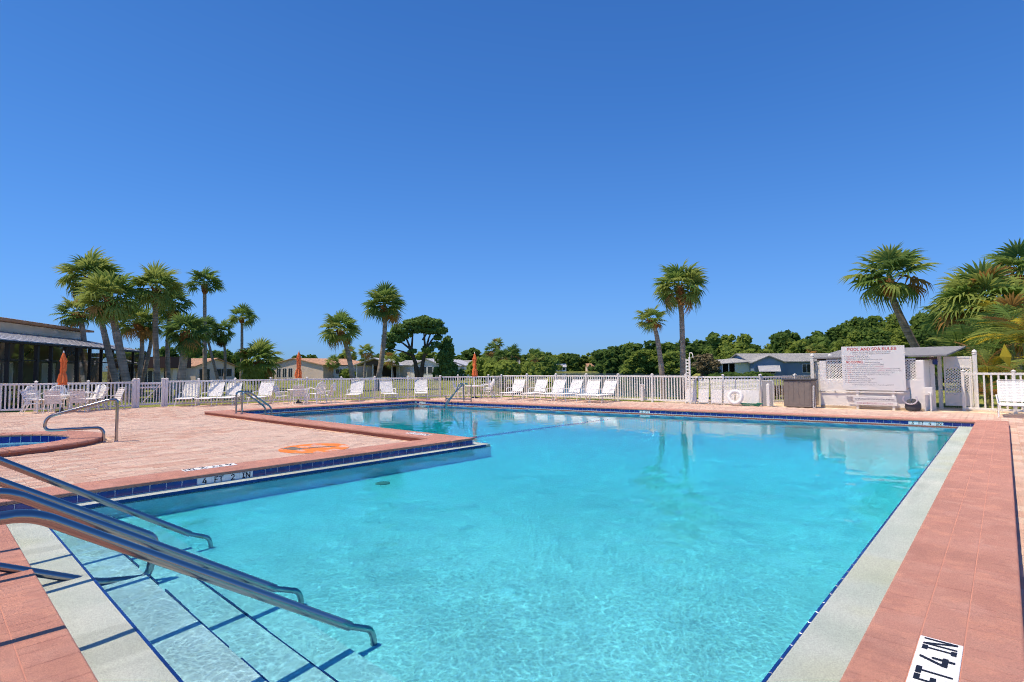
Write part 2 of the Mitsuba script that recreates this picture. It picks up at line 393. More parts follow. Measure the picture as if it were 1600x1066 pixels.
# the steps along the near edge
for i, (y0, y1, z) in enumerate([(1.07, 1.49, -.27), (1.07, 1.83, -.34), (1.07, 2.16, -.39)]):
    zb = FLOOR if i == 0 else FLOOR
    ya = 1.07 if i == 0 else (1.49, 1.83)[i - 1]
    part(pool, 'step', mikit.ply(cbox(-8.96, -1.08, ya, y1, FLOOR - .05, z, .012), 'm_plaster'))
    jt = np.cumsum(rng.normal(0, .003, 38)); jt = np.clip(jt - jt.mean(), -.006, .008)
    for k in range(38 if i < 2 else 0):
        if rng.random() < .16: continue
        xa = -8.90 + k * .206
        part(pool, 'step_tile', mikit.ply(box(xa + .004, xa + .202, y1 - .006 + jt[k], y1 + .003 + jt[k], z - .022, z + .003), 'm_nosing'))
# cross line and drain on the floor
part(pool, 'floor_line', mikit.ply(box(-11.95, -11.70, 9.2, 18.7, FLOOR - .02, FLOOR + .004), 'm_nosing'))
dg = [lathe([(.0, 0), (.13, 0), (.13, .015), (.11, .022), (0, .022)], 20)]
drm = cat_(dg); drm.apply_translation((-8.35, 5.7, FLOOR))
part(pool, 'drain', mikit.ply(drm, 'm_grey'))
# wall tiles in runs: (start, direction, count, inward normal)
TW = .207
marker_slots = {}
def tile_run(p0, d, nin, count, letters={}):
    d, nin = np.array(d, float), np.array(nin, float)
    tile = cbox(.004, TW - .004, -.004, .006, LED + .008, -.053, .003)
    tb = mikit.ply(tile, 'm_blue_tile'); tw = mikit.ply(tile, 'm_marker_tile')
    for i in range(count):
        o = np.array(p0, float) + d * TW * i
        m = np.eye(4); m[:3, 0] = [*d, 0]; m[:3, 1] = [*nin, 0]; m[:3, 3] = [o[0], o[1], 0]
        if np.linalg.det(m[:3, :3]) < 0:   # keep right handed by running backwards
            m[:3, 0] = [-d[0], -d[1], 0]; m[:3, 3] = [o[0] + d[0] * TW, o[1] + d[1] * TW, 0]
        if i in letters:
            k = part(pool, 'depth_tile', tw, to_world=mat(m))
            t = meshkit.text_mesh(letters[i], .084, .002, bold=True)
            c = t.bounds.mean(0)
            # letters are read from the pool: right is to the viewer's right when looking along -nin
            right = np.array([-nin[1], nin[0]])
            mm = np.eye(4); mm[:3, 0] = [*right, 0]; mm[:3, 1] = [0, 0, 1]; mm[:3, 2] = [*nin, 0]
            q = o + d * TW / 2 + nin * .0065
            mm[:3, 3] = np.array([q[0], q[1], (LED - .050) / 2]) - mm[:3, :3] @ np.array([c[0], c[1], 0])
            t.apply_transform(mm)
            part(k, 'lettering', mikit.ply(t, 'm_black'))
        else:
            part(pool, 'wall_tile', tb, to_world=mat(m))
tile_run((-9.222, .67), (0, 1), (1, 0), 39, {11: '4', 12: 'FT', 13: '2', 14: 'IN'})      # near left side
fd = np.array([1, .1402]); fd /= np.linalg.norm(fd)
fn = np.array([fd[1], -fd[0]])
p0 = np.array([-22.522, far(-22.522) + .022])
tile_run(p0, fd, fn, 107, {1: '5', 2: 'FT', 58: '5', 59: 'FT', 99: '3', 100: 'FT', 101: '4', 102: 'IN'})
tile_run((-22.522, 8.40), (0, 1), (1, 0), 43)
# blue nosing tiles along the water
def nose_run(p0, d, nin, count):
    d, nin = np.array(d, float), np.array(nin, float)
    tile = cat_([cbox(.001, TW - .001, -.016, .004, LED - .012, LED + .003, .002), cbox(.001, TW - .001, -.010, .004, LED - .044, LED - .006, .002)])
    tb = mikit.ply(tile, 'm_nosing')
    for i in range(count):
        o = np.array(p0, float) + d * TW * i
        m = np.eye(4); m[:3, 0] = [*d, 0]; m[:3, 1] = [*nin, 0]; m[:3, 3] = [o[0], o[1], 0]
        if np.linalg.det(m[:3, :3]) < 0:
            m[:3, 0] = [-d[0], -d[1], 0]; m[:3, 3] = [o[0] + d[0] * TW, o[1] + d[1] * TW, 0]
        part(pool, 'edge_tile', tb, to_world=mat(m))
nose_run((-1.07, 1.08), (0, 1), (-1, 0), 93)
nose_run((-8.96, 1.07), (1, 0), (0, 1), 38)
nose_run((-8.97, 1.08), (0, 1), (1, 0), 38)
nose_run((-22.5, 8.691), (.99952, .0309), (-.0309, .99952), 65)

# coping: three rows of bricks on a mortar bed, rounded towards the pool and the deck
def prof_brick(v0, v1, round0, round1, z0=-.042, r=.016):
    """cross-section in (v, z), v outwards from the pool"""
    pts = [(v0, z0)]
    if round0:
        for t in np.linspace(math.pi, math.pi / 2, 5): pts.append((v0 + r + r * math.cos(t), -r + r * math.sin(t)))
    else: pts += [(v0, -.003), (v0 + .003, 0)]
    if round1:
        for t in np.linspace(math.pi / 2, 0, 5): pts.append((v1 - r + r * math.cos(t), -r + r * math.sin(t)))
    else: pts += [(v1 - .003, 0), (v1, -.003)]
    pts.append((v1, z0))
    return pts
def brick_mesh(prof, L):
    P = np.array(prof); n = len(P); c = .002
    shrink = P.mean(0) + (P - P.mean(0)) * np.array([1, .97])
    rings = [(0.0, shrink), (c, P), (L - c, P), (L, shrink)]
    v = np.vstack([np.column_stack([np.full(n, u), q[:, 0], q[:, 1]]) for u, q in rings]); f = []
    for k in range(3):
        for i in range(n):
            j = (i + 1) % n; a_, b_ = k * n, (k + 1) * n
            f += [[a_ + i, a_ + j, b_ + j], [a_ + i, b_ + j, b_ + i]]
    for k, s in ((0, 1), (3, -1)):
        for i in range(1, n - 1): f.append([k * n, k * n + i + 1, k * n + i][::s])
    m = trimesh.Trimesh(v, f, process=False); m.fix_normals(); return m
BR = {}
for nm, (pf, L) in {'in': (prof_brick(0, .252, True, False), .100), 'mid': (prof_brick(.256, .454, False, False), .200), 'out': (prof_brick(.458, .712, False, True), .100)}.items():
    bm = brick_mesh(pf, L); BR[nm] = (bm, mikit.ply(bm, 'm_coping', smooth=35), L)
coping = part(pool, 'coping', mikit.ply(slab(OP.buffer(-.03).difference(CP.buffer(.03, join_style=2)), -.048, -.0022), 'm_coping_mortar'))
bricks = []
def coping_run(p0, p1, out):
    p0, p1, out = np.array(p0, float), np.array(p1, float), np.array(out, float)
    d = p1 - p0; L = np.linalg.norm(d); d /= L
    for nm in ('in', 'mid', 'out'):
        step = BR[nm][2] + .0022
        k = int(L / step); st = L / k
        for i in range(k):
            m = np.eye(4); m[:3, 0] = [*d, 0]; m[:3, 1] = [*out, 0]; o = p0 + d * st * i
            m[0, 0] *= (st - .0022) / BR[nm][2]; m[1, 0] *= (st - .0022) / BR[nm][2]
            if np.linalg.det(m[:3, :3]) < 0:
                m[:3, 0] *= -1; o = p0 + d * (st * i + st - .0022)
            m[:3, 3] = [o[0], o[1], rng.uniform(-.0005, .0005)]
            bricks.append((nm, m, p0 + d * st * i + out * .3))
coping_run((-.69, -.03), (-.69, far(-.69) + .75), (1, 0))
coping_run((-9.9, .69), (-.70, .69), (0, -1))
coping_run((-9.2, .70), (-9.2, 8.07), (-1, 0))
coping_run((-23.38, 8.363), (-9.2, 8.80), (.0308, -.9995))
coping_run((-22.5, 8.42), (-22.5, far(-22.5)), (-1, 0))
coping_run((-23.25, far(-23.25)), (-.70, far(-.70)), (-fn[0], -fn[1]))
bp = np.array([b[2] for b in bricks]); dd = bp @ FWD; ss = bp @ np.array([.739, .672])
sc_ = np.where((dd > .6) & (np.abs(ss) < dd * .97 + .3), np.hypot(bp[:, 0], bp[:, 1]), 1e9)
od = np.argsort(sc_, kind='stable')
for i in od[:300]: part(coping, 'brick', BR[bricks[i][0]][1], to_world=mat(bricks[i][1]))
rest = []
for i in od[300:]:
    b = BR[bricks[i][0]][0].copy(); b.apply_transform(bricks[i][1]); rest.append(b)
part(coping, 'brickwork', mikit.ply(cat_(rest), 'm_coping', smooth=35), stuff=True)

# depth plates let into the coping
def depth_plate(o, right, up, texts, label):
    """tiles of 0.2 m from o along 'right', letters up along 'up'"""
    right, up = np.array(right, float), np.array(up, float)
    for i, s in enumerate(texts):
        c = np.array(o, float) + right * (.2 * i + .1)
        m = frame([*right, 0], [0, 0, 1], [c[0], c[1], 0])
        tl = cbox(-.0985, .0985, -.0985, .0985, -.01, .0045, .002); tl.apply_transform(m)
        k = part(pool, 'depth_plate', mikit.ply(tl, 'm_marker_tile'))
        t = meshkit.text_mesh(s, .145, .001, bold=True); b = t.bounds
        w = b[1, 0] - b[0, 0]
        t.apply_translation((-(b[0, 0] + b[1, 0]) / 2, -.0725, .0050))
        t.apply_scale([min(1.0, .165 / w), 1, 1]); t.apply_transform(m)
        part(k, 'lettering', mikit.ply(t, 'm_black'))
depth_plate((-.335, 3.27), (0, 1), (-1, 0), ['3', 'FT', '4', 'IN'], '')
depth_plate((-9.80, 3.72), (0, -1), (1, 0), ['4', 'FT', '2', 'IN'], '')
depth_plate((-11.2, 8.40), (.9995, .0308), (-.0308, .9995), ['4', 'FT', '6', 'IN'], '')

# ------------------------------------------------------------------ pool water
def caustic(p, n, uv):  # ripple light patterned into the water transmittance, not focused by the waves
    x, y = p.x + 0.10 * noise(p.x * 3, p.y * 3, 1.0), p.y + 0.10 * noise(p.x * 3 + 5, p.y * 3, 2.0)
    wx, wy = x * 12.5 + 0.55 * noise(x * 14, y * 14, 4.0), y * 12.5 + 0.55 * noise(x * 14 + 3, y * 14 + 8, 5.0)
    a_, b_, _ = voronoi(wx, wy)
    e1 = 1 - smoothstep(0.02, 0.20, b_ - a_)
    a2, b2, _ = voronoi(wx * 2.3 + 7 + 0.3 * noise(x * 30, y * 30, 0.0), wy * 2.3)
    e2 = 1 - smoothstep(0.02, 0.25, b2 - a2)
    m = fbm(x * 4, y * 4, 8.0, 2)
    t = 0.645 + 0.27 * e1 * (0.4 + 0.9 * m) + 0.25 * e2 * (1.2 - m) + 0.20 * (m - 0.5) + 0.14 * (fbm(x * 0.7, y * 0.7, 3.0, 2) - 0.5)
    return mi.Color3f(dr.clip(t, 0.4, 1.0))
scene['pool_medium'] = {'type': 'homogeneous', 'albedo': rgb((0.0, 0.0, 0.0)), 'sigma_t': {'type': 'rgb', 'value': [0.78, 0.045, 0.025]}, 'scale': 2.0}
gx = np.concatenate([np.arange(-22.56, -10, .11), np.arange(-10, -1.05, .032)])
gy = np.concatenate([np.arange(1.05, 7.5, .032), np.arange(7.5, 20.6, .09)])
X, Y = np.meshgrid(gx, gy, indexing='ij')
def ripple(x, y):
    z = np.zeros_like(x)
    r = np.random.default_rng(11)
    for k in range(26):
        lam = r.uniform(.12, .75); a_ = r.uniform(0, 2 * np.pi); ph = r.uniform(0, 6.28)
        q = 2 * np.pi / lam
        z += 0.0021 * lam * np.sin(q * (x * math.cos(a_) + y * math.sin(a_)) + ph + 1.3 * np.sin(x * .9 + k) + 1.1 * np.sin(y * .8 + 2 * k))
    calm = 1 / (1 + np.exp((np.hypot(x, y) - 8.0) / 1.6))
    return z * (0.18 + .82 * calm)
Z = WAT + ripple(X, Y)
inside = shapely.contains_xy(WP.buffer(.03), X.ravel(), Y.ravel()).reshape(X.shape)
idx = np.arange(X.size).reshape(X.shape)
q = inside[:-1, :-1] & inside[1:, :-1] & inside[1:, 1:] & inside[:-1, 1:]
a_, b_, c_, d_ = idx[:-1, :-1][q], idx[1:, :-1][q], idx[1:, 1:][q], idx[:-1, 1:][q]
wm = trimesh.Trimesh(np.column_stack([X.ravel(), Y.ravel(), Z.ravel()]), np.vstack([np.column_stack([a_, b_, c_]), np.column_stack([a_, c_, d_])]), process=False)
wm.remove_unreferenced_vertices()
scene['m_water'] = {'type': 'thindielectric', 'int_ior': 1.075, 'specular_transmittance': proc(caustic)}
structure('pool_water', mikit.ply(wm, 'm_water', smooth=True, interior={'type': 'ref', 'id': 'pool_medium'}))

# ------------------------------------------------------------------ spa
spa = thing('spa_pool', 'round raised spa at the left edge with a salmon brick rim and blue tiles', 'spa')
n_sp = 44
for i in range(n_sp):
    a0, a1 = 2 * math.pi * i / n_sp + .006, 2 * math.pi * (i + 1) / n_sp - .006
    def arc(r, z, k=3): return [(r * math.cos(t), r * math.sin(t), z) for t in np.linspace(a0, a1, k)]
    pts = arc(SPA_r - .03, -.055) + arc(SPA_r - .03, -.02) + arc(SPA_r - .01, 0) + arc(SPA_R - .02, 0) + arc(SPA_R, -.02) + arc(SPA_R, -.055)
    part(spa, 'rim_brick', mikit.ply(trimesh.convex.convex_hull(np.array(pts) + [*SPA_C, 0]), 'm_coping'))
def annulus(r0, r1, z0, z1, n=64): 
    m = trimesh.creation.annulus(r0, r1, z1 - z0, sections=n); m.apply_translation((*SPA_C, (z0 + z1) / 2)); return m
part(spa, 'rim_wall', mikit.ply(annulus(SPA_r + .012, SPA_R - .04, -.3, -.054), 'm_riser'))
part(spa, 'basin', mikit.ply(cat_([annulus(SPA_r + .01, SPA_r + .1, -.9, -.30), sheet(Point(SPA_C).buffer(SPA_r + .1), -.85)]), 'm_plaster'))
for i in range(46):
    a0, a1 = 2 * math.pi * (i + .03) / 46, 2 * math.pi * (i + .97) / 46
    pts = [(r * math.cos(t), r * math.sin(t), z) for r in (SPA_r, SPA_r + .02) for t in (a0, a1) for z in (-.21, -.058)]
    part(spa, 'wall_tile', mikit.ply(trimesh.convex.convex_hull(np.array(pts) + [*SPA_C, 0]), 'm_blue_tile'))
part(spa, 'grout_ring', mikit.ply(annulus(SPA_r + .005, SPA_r + .018, -.30, -.056), 'm_grout'))
scene['m_spa_water'] = {'type': 'thindielectric', 'int_ior': 1.27, 'specular_transmittance': rgb((0.62, 0.90, 0.93))}
sw = sheet(Point(SPA_C).buffer(SPA_r + .008, 32), -.235)
structure('spa_water', mikit.ply(sw, 'm_spa_water'))

def steel(key, pts, r=.033, rad=.12, name='rail', n=12):
    return part(key, name, mikit.ply(tube(bend(pts, rad), r, n), 'm_steel', smooth=50))
def flange(key, x, y, z, r=.05):
    m = lathe([(0, 0), (r, 0), (r * .85, .014), (.022, .02), (0, .02)], 16); m.apply_translation((x, y, z)); part(key, 'escutcheon', mikit.ply(m, 'm_steel', smooth=40))
k = thing('spa_handrail', 'curved steel handrail beside the round spa', 'handrail')
#  rail lies over the rim, pointing to the middle of the spa
sd = np.array([-17.13, .95]) - np.array([-16.2, 3.35]); sd /= np.linalg.norm(sd)
def sp(t, z): return (-16.2 + sd[0] * t, 3.35 + sd[1] * t, z)
steel(k, [sp(0, DECK), sp(0, .90), sp(.16, .90), sp(1.36, .53), sp(1.40, .22), sp(.26, .235), sp(.25, DECK)], .034, .17)
flange(k, *sp(0, DECK)); flange(k, *sp(.25, DECK))

# ------------------------------------------------------------------ handrails of the near steps, pool ladders
def slope_rail(label, x, top, low, stem):
    k = thing('stair_handrail', label, 'handrail', None)
    steel(k, [(x, -.62, DECK), (x, -.60, top[0][1]), *[(x, *p) for p in top]], .033, .09)
    if stem: steel(k, [(x, *p) for p in stem], .024, .05, name='stem')
    if low: steel(k, [(x, *p) for p in low], .035, .13, name='lower_rail')
    flange(k, x, -.62, DECK)
    return k
slope_rail('nearest steel pool handrail with its long tube crossing the lower left corner', -3.56, [(.40, .905), (2.16, -.245)], None, [(2.14, -.238), (2.33, -.325), (2.36, -.40), (2.365, -.55)])
slope_rail('steel pool handrail, second from the camera, running close behind the nearest one', -4.635, [(.40, .855), (2.10, -.245)], None, [(2.08, -.238), (2.30, -.325), (2.33, -.40), (2.335, -.55)])
slope_rail('steel pool handrail whose tube bends back into a low return bar over the ledge', -5.93, [(.36, .80), (1.56, .045), (1.50, -.31), (1.12, -.24), (.10, .25), (-.30, .42), (-.58, .42)], None, None)
slope_rail('farthest steel pool handrail of the steps, nearest the four foot marker', -6.89, [(.36, .90), (2.14, -.245)], None, [(2.12, -.238), (2.33, -.325), (2.36, -.40), (2.365, -.55)])

k = thing('pool_ladder', 'steel pool ladder with two looped grab rails at the peninsula coping', 'ladder')
for x in (-21.32, -20.78):
    steel(k, [(x, 8.08, 0), (x, 8.08, .80), (x, 8.33, .80), (x, 9.16, .18), (x, 9.20, -.75)], .032, .14, name='grab_rail', n=10)
    flange(k, x, 8.08, 0, .055)
for z in (-.30, -.52):
    part(k, 'tread', mikit.ply(box(-21.32, -20.78, 9.15, 9.25, z - .02, z + .02), 'm_steel'))
k = thing('step_rail', 'steel step rail with an upright loop by the far corner of the pool', 'handrail')
def fy(x, off=-.02): return far(x) + off
steel(k, [(-20.75, fy(-20.75) + .25, 0), (-20.75, fy(-20.75) + .25, .25)], .03, .05, name='post')
steel(k, [(-20.75, fy(-20.75) + .25, .12), (-19.15, fy(-19.15) + .25, .14)], .03, .05, name='cross_bar')
steel(k, [(-19.15, fy(-19.15) + .25, 0), (-19.15, fy(-19.15) + .25, .90)], .03, .05, name='post')
steel(k, [(-20.25, fy(-20.25) - .35, -.6), (-20.2, fy(-20.2) - .33, -.05), (-19.45, fy(-19.45) + .1, .92), (-19.30, fy(-19.3) + .2, .86)], .03, .16, name='grab_rail')
steel(k, [(-20.45, fy(-20.45) - .15, -.3), (-19.95, fy(-20) + .1, .50), (-19.82, fy(-19.8) + .18, .90), (-19.66, fy(-19.66) + .28, .86), (-19.64, fy(-19.64) + .3, 0)], .03, .12, name='grab_rail')

# ------------------------------------------------------------------ painted disc on the deck
k = thing('painted_disc', 'orange disc painted on the pavers with a dark emblem, inside the deck corner', 'floor marking')
dc = lathe([(0, 0), (.74, 0), (.74, .003), (0, .003)], 48); dc.apply_translation((-11.30, 5.95, DECK + .0035))
part(k, 'disc', mikit.ply(dc, 'm_orange_paint'))
tri = [(-.26, -.46), (.16, -.36), (.26, .02), (.04, -.12), (-.34, -.14)]
e1 = slab(Polygon(tri), DECK + .0072, DECK + .0087); e1.apply_translation((-11.50, 5.85, 0))
stp = [(-.02, .10), (.08, .06), (.34, .62), (.18, .60)]
e2 = slab(Polygon(stp), DECK + .0072, DECK + .0087); e2.apply_translation((-11.45, 5.78, 0))
part(k, 'emblem', mikit.ply(cat_([e1, e2]), 'm_greypaint'))

# ------------------------------------------------------------------ fences
def fence(label, pts, H, zb=DECK, name='picket_fence', dense=.142, bsdf='m_vinyl', ends=(True, True), cap='flat'):
    k = thing(name, label, 'fence')
    pk = mikit.ply(cbox(-.028, .028, -.014, .014, .10, H - .04, .003), bsdf)
    for s in range(len(pts) - 1):
        p, q = np.array(pts[s], float), np.array(pts[s + 1], float)
        d = q - p; L = np.linalg.norm(d); d /= L
        a = math.atan2(d[1], d[0])
        r = cbox(.045, L - .045, -.026, .026, H - .085, H, .006); r2 = cbox(.045, L - .045, -.026, .026, .06, .145, .006)
        part(k, 'top_rail', mikit.ply(r, bsdf), to_world=mat(place(p[0], p[1], zb, a)))
        part(k, 'bottom_rail', mikit.ply(r2, bsdf), to_world=mat(place(p[0], p[1], zb, a)))
        n = max(1, int(round(L / dense)))
        for i in range(1, n):
            c = p + d * L * i / n
            part(k, 'picket', pk, to_world=mat(place(c[0], c[1], zb, a)))
    po = mikit.ply(cat_([cbox(-.047, .047, -.047, .047, -.05, H + .05, .006), trimesh.convex.convex_hull(np.array([(sx * .062, sy * .062, z) for sx in (-1, 1) for sy in (-1, 1) for z in (H + .05, H + .065)] + [(0, 0, H + .115)]))]), bsdf)
    for i, p in enumerate(pts):
        if (i == 0 and not ends[0]) or (i == len(pts) - 1 and not ends[1]): continue
        d = np.array(pts[min(i + 1, len(pts) - 1)], float) - np.array(pts[max(i - 1, 0)], float)
        part(k, 'post', po, to_world=mat(place(p[0], p[1], zb, math.atan2(d[1], d[0]))))
    return k
fence('white picket fence behind the table at far left, left of the gate', [(-32.3, .4), (-31.75, 1.9), (-31.12, 3.5), (-30.5, 5.2), (-30.32, 6.86)], 1.22, bsdf='m_vinyl_bounce')
fence('long white picket fence behind the left and middle loungers, right of the gate', [(-30.25, 8.22), (-30.0, 9.55), (-29.75, 11.2), (-29.3, 12.85), (-28.6, 14.55), (-27.75, 16.15), (-26.85, 17.75), (-26.05, 19.5), (-25.5, 21.5)], 1.24)
fence('short angled run of white picket fence behind the far umbrella', [(-25.45, 21.56), (-24.85, 22.35), (-24.2, 23.1), (-23.55, 23.7), (-22.92, 24.2)], 1.28, ends=(False, True))
fence('white picket fence by the lake behind the row of six loungers', [(-22.86, 24.22), (-21.2, 24.6), (-19.2, 24.85), (-17.2, 25.0), (-15.2, 25.05), (-13.25, 25.1), (-11.5, 25.2)], 1.33, ends=(False, True))
fence('white picket fence behind the folded loungers, running back to the tall post', [(-11.44, 25.2), (-9.8, 25.45), (-8.5, 26.6), (-7.4, 28.1), (-6.8, 29.4)], 1.30, ends=(False, True))
fence('white picket fence behind the lounger at the right edge', [(-1.21, 27.1), (.22, 26.7), (1.9, 26.25), (3.6, 25.8)], 1.46, dense=.20)
k = thing('fence_gate', 'white picket gate with a diagonal brace between double posts', 'gate')
ga, gb = np.array([-30.30, 7.04]), np.array([-30.26, 8.04]); gd = (gb - ga) / np.linalg.norm(gb - ga); gan = math.atan2(gd[1], gd[0])
for off in (-.10, .04, 1.06, 1.2):
    c = ga + gd * (off - .03); part(k, 'post', mikit.ply(cat_([cbox(-.065, .065, -.065, .065, -.05, 1.33, .008), trimesh.convex.convex_hull(np.array([(sx * .075, sy * .075, z) for sx in (-1, 1) for sy in (-1, 1) for z in (1.33, 1.345)] + [(0, 0, 1.39)]))]), 'm_vinyl_bounce'), to_world=mat(place(c[0], c[1], DECK, gan)))
gm = place(ga[0], ga[1], DECK, gan)
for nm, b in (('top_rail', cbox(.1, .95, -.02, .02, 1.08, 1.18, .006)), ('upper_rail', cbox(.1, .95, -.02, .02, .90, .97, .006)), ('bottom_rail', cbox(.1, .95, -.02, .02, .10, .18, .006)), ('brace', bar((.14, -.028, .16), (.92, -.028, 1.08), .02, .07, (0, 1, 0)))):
    part(k, nm, mikit.ply(b, 'm_vinyl_bounce'), to_world=mat(gm))
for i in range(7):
    part(k, 'picket', mikit.ply(cbox(.16 + i * .118, .198 + i * .118, -.010, .010, .17, 1.10, .003), 'm_vinyl_bounce'), to_world=mat(gm))

# ------------------------------------------------------------------ loungers, chairs, tables, umbrellas
def strap_strip(w, p, q, sag=0.0, t=.004, wd=.046):
    """one strap across x at the point p.. along direction q"""
    return None
def lounger_kit(single):
    K = Kit(); W = .30; r = .016
    sz = .34
    bt = np.array([0, -.42, 1.00])            # top of the back
    side = []
    for s in (-1, 1):
        K.add('side_rail', tube(bend([(s * W, 1.32, sz), (s * W, 0, sz), (s * W, bt[1], bt[2])], .10), r, 8), 'm_white', 50)
    K.add('end_bar', cat_([tube([(-W, 1.32, sz), (W, 1.32, sz)], r, 8), tube([(-W, bt[1], bt[2]), (W, bt[1], bt[2])], r, 8), tube([(-W, .02, sz), (W, .02, sz)], r, 8)]), 'm_white', 50)
    for s in (-1, 1):
        K.add('front_leg', tube(bend([(s * (W + .03), 1.16, 0), (s * (W + .01), 1.06, sz - .01)], .02), r, 8), 'm_white', 50)
        K.add('rear_leg', tube(bend([(s * (W + .03), -.22, 0), (s * (W + .01), .02, sz - .01)], .02), r, 8), 'm_white', 50)
        K.add('arm', tube(bend([(s * (W + .02), -.16, .56), (s * (W + .05), .02, .58), (s * (W + .05), .46, .56), (s * (W + .02), .56, sz)], .08), r * 1.05, 8), 'm_white', 50)
    ss = []
    n = 22
    for i in range(n):
        y = .05 + i * 1.24 / n
        ss.append(cbox(-W - .017, W + .017, y, y + .046, sz + .012, sz + .019, .003))
    d = bt - np.array([0, 0, sz]); L = np.linalg.norm(d); d /= L; nn = np.array([0, -d[2], d[1]]); nn = -nn
    for i in range(13):
        t = .05 + i * (L - .09) / 13
        b = cbox(-W - .017, W + .017, 0, .046, .010, .017, .003)
        m = np.eye(4); m[:3, 1] = d; m[:3, 2] = nn; m[:3, 3] = [0, d[1] * t, sz + d[2] * t]
        m[:3, 0] = np.cross(m[:3, 1], m[:3, 2]); b.apply_transform(m); ss.append(b)
    if single:
        for b in ss: K.add('strap', b, 'm_strap')
    else: K.add('strapping', cat_(ss), 'm_strap', stuff=True)
    return K
LK, LK1 = lounger_kit(False), lounger_kit(True)
def lounger(label, x, y, dx, dy, kit=LK, group=None):
    dx, dy = dx + rng.normal(0, .07), dy + rng.normal(0, .07)
    k = thing('lounge_chair', label, 'lounge chair', group); kit.put(k, place(x, y, DECK, face_to(dx, dy), 1.10)); return k
for lab, x, y, dx, dy in [
    ('white strap lounger just right of the gate, leftmost of the left row', -30.33, 9.29, 0.82, -0.57),
    ('white strap lounger second from the gate in the left row', -29.55, 10.13, 0.8, -0.6),
    ('white strap lounger third from the gate, partly behind the pool ladder', -29.47, 10.98, 0.79, -0.61),
    ('white strap lounger fourth from the gate, left of the middle umbrella table', -28.57, 12.23, 0.8, -0.6),
    ('white strap lounger right of the middle umbrella, leftmost of three facing the pool', -27.0, 16.65, 0.84, -0.54),
    ('white strap lounger in the middle of the three facing the pool', -26.2, 18.15, 0.82, -0.57),
    ('white strap lounger rightmost of the three facing the pool, left of the far umbrella', -25.4, 19.95, 0.79, -0.62),
    ('white strap lounger leftmost in the row of six by the lake fence', -20.9, 23.36, 0.27, -0.96),
    ('white strap lounger second from left in the row of six by the lake fence', -19.45, 23.61, 0.23, -0.97),
    ('white strap lounger third from left in the row of six by the lake fence', -18.3, 23.76, 0.2, -0.98),
    ('white strap lounger fourth from left in the row of six by the lake fence', -17.25, 23.86, 0.16, -0.99),
    ('lower white lounger fifth from left in the row of six by the lake fence', -16.05, 23.81, 0.24, -0.97),
    ('white strap lounger rightmost in the row of six by the lake fence', -15.15, 23.91, 0.06, -1.0)]:
    lounger(lab, x, y, dx, dy, group=None)
kk = thing('lounge_chair', 'white strap lounger at the right edge in front of the right fence', 'lounge chair'); LK1.put(kk, place(.15, 25.75, DECK, face_to(.02, -1), 1.2))

# folded loungers leaning on the fence
FK = Kit()
FK.add('frame', cat_([tube(bend([(-.24, 0, 0), (-.24, .02, 1.16), (.24, .02, 1.16), (.24, 0, 0)], .05), .017, 8), tube([(-.24, 0, .72), (.24, 0, .72)], .016, 8), tube([(-.24, 0, .06), (.24, 0, .06)], .016, 8)]), 'm_white', 50)
FK.add('seat_straps', cat_([cbox(-.25, .25, -.024, -.017, .08 + i * .0475, .08 + i * .0475 + .045, .003) for i in range(13)]), 'm_strap', stuff=True)
FK.add('back_straps', cat_([cbox(-.25, .25, -.024, -.017, .75 + i * .058, .75 + i * .058 + .036, .003) for i in range(7)]), 'm_strap', stuff=True)
for i, (x, lab) in enumerate([(-11.25, 'folded white lounger leaning on the fence behind the shower pole'), (-10.62, 'folded white lounger leaning just right of the shower pole'), (-10.0, 'folded white lounger third from left on the fence'),
                              (-9.42, 'folded white lounger leaning on the fence left of the life ring'), (-8.86, 'folded white lounger leaning behind the life ring'), (-8.36, 'folded white lounger leaning right of the life ring, last before the grey panel')]):
    k = thing('folded_lounger', lab, 'lounge chair')
    m = place(x, 25.12 + (.25 if x > -9.9 else 0) * 0, DECK, rng.uniform(-.06, .06)); t = np.eye(4); ca, sa = math.cos(-.10), math.sin(-.10); t[1, 1] = ca; t[1, 2] = -sa; t[2, 1] = sa; t[2, 2] = ca
    FK.put(k, m @ t)
k = thing('grey_board', 'grey panel leaning on the fence beside the short white post', 'board')
pm = np.eye(4); ca, sa = math.cos(-.07), math.sin(-.07); pm[1, 1] = ca; pm[1, 2] = -sa; pm[2, 1] = sa; pm[2, 2] = ca
part(k, 'board', mikit.ply(cbox(-.22, .22, -.012, .012, 0, 1.10, .004), 'm_grey'), to_world=mat(place(-7.82, 25.35, DECK, .05) @ pm))
part(k, 'edge_frame', mikit.ply(tube(bend([(-.235, 0, 0), (-.235, 0, 1.12), (.235, 0, 1.12), (.235, 0, 0)], .05), .014, 8), 'm_white', smooth=50), to_world=mat(place(-7.82, 25.35, DECK, .05) @ pm))

def strap_chair_kit():
    K = Kit(); r = .014; W = .27
    for s in (-1, 1):
        K.add('side_frame', cat_([tube(bend([(s * W, .26, 0), (s * W, .24, .64), (s * W, -.20, .62)], .06), r, 8), tube(bend([(s * W, -.36, 0), (s * W, -.14, .42), (s * (W - .02), -.36, 1.0)], .08), r, 8), tube([(s * W, .25, .42), (s * W, -.15, .40)], r, 8)]), 'm_white', 50)
    K.add('top_bar', tube([(-W + .02, -.36, 1.0), (W - .02, -.36, 1.0)], r, 8), 'm_white', 50)
    K.add('back', cat_([bar((-W + .01, -.155 - i * .0345, .45 + i * .092), (W - .01, -.155 - i * .0345, .45 + i * .092), .006, .080, (0, -.35, .93)) for i in range(6)]), 'm_sling', stuff=True)
    K.add('seat', cat_([cbox(-W, W, -.13 + i * .062, -.08 + i * .062, .405, .413, .003) for i in range(6)]), 'm_sling', stuff=True)
    return K
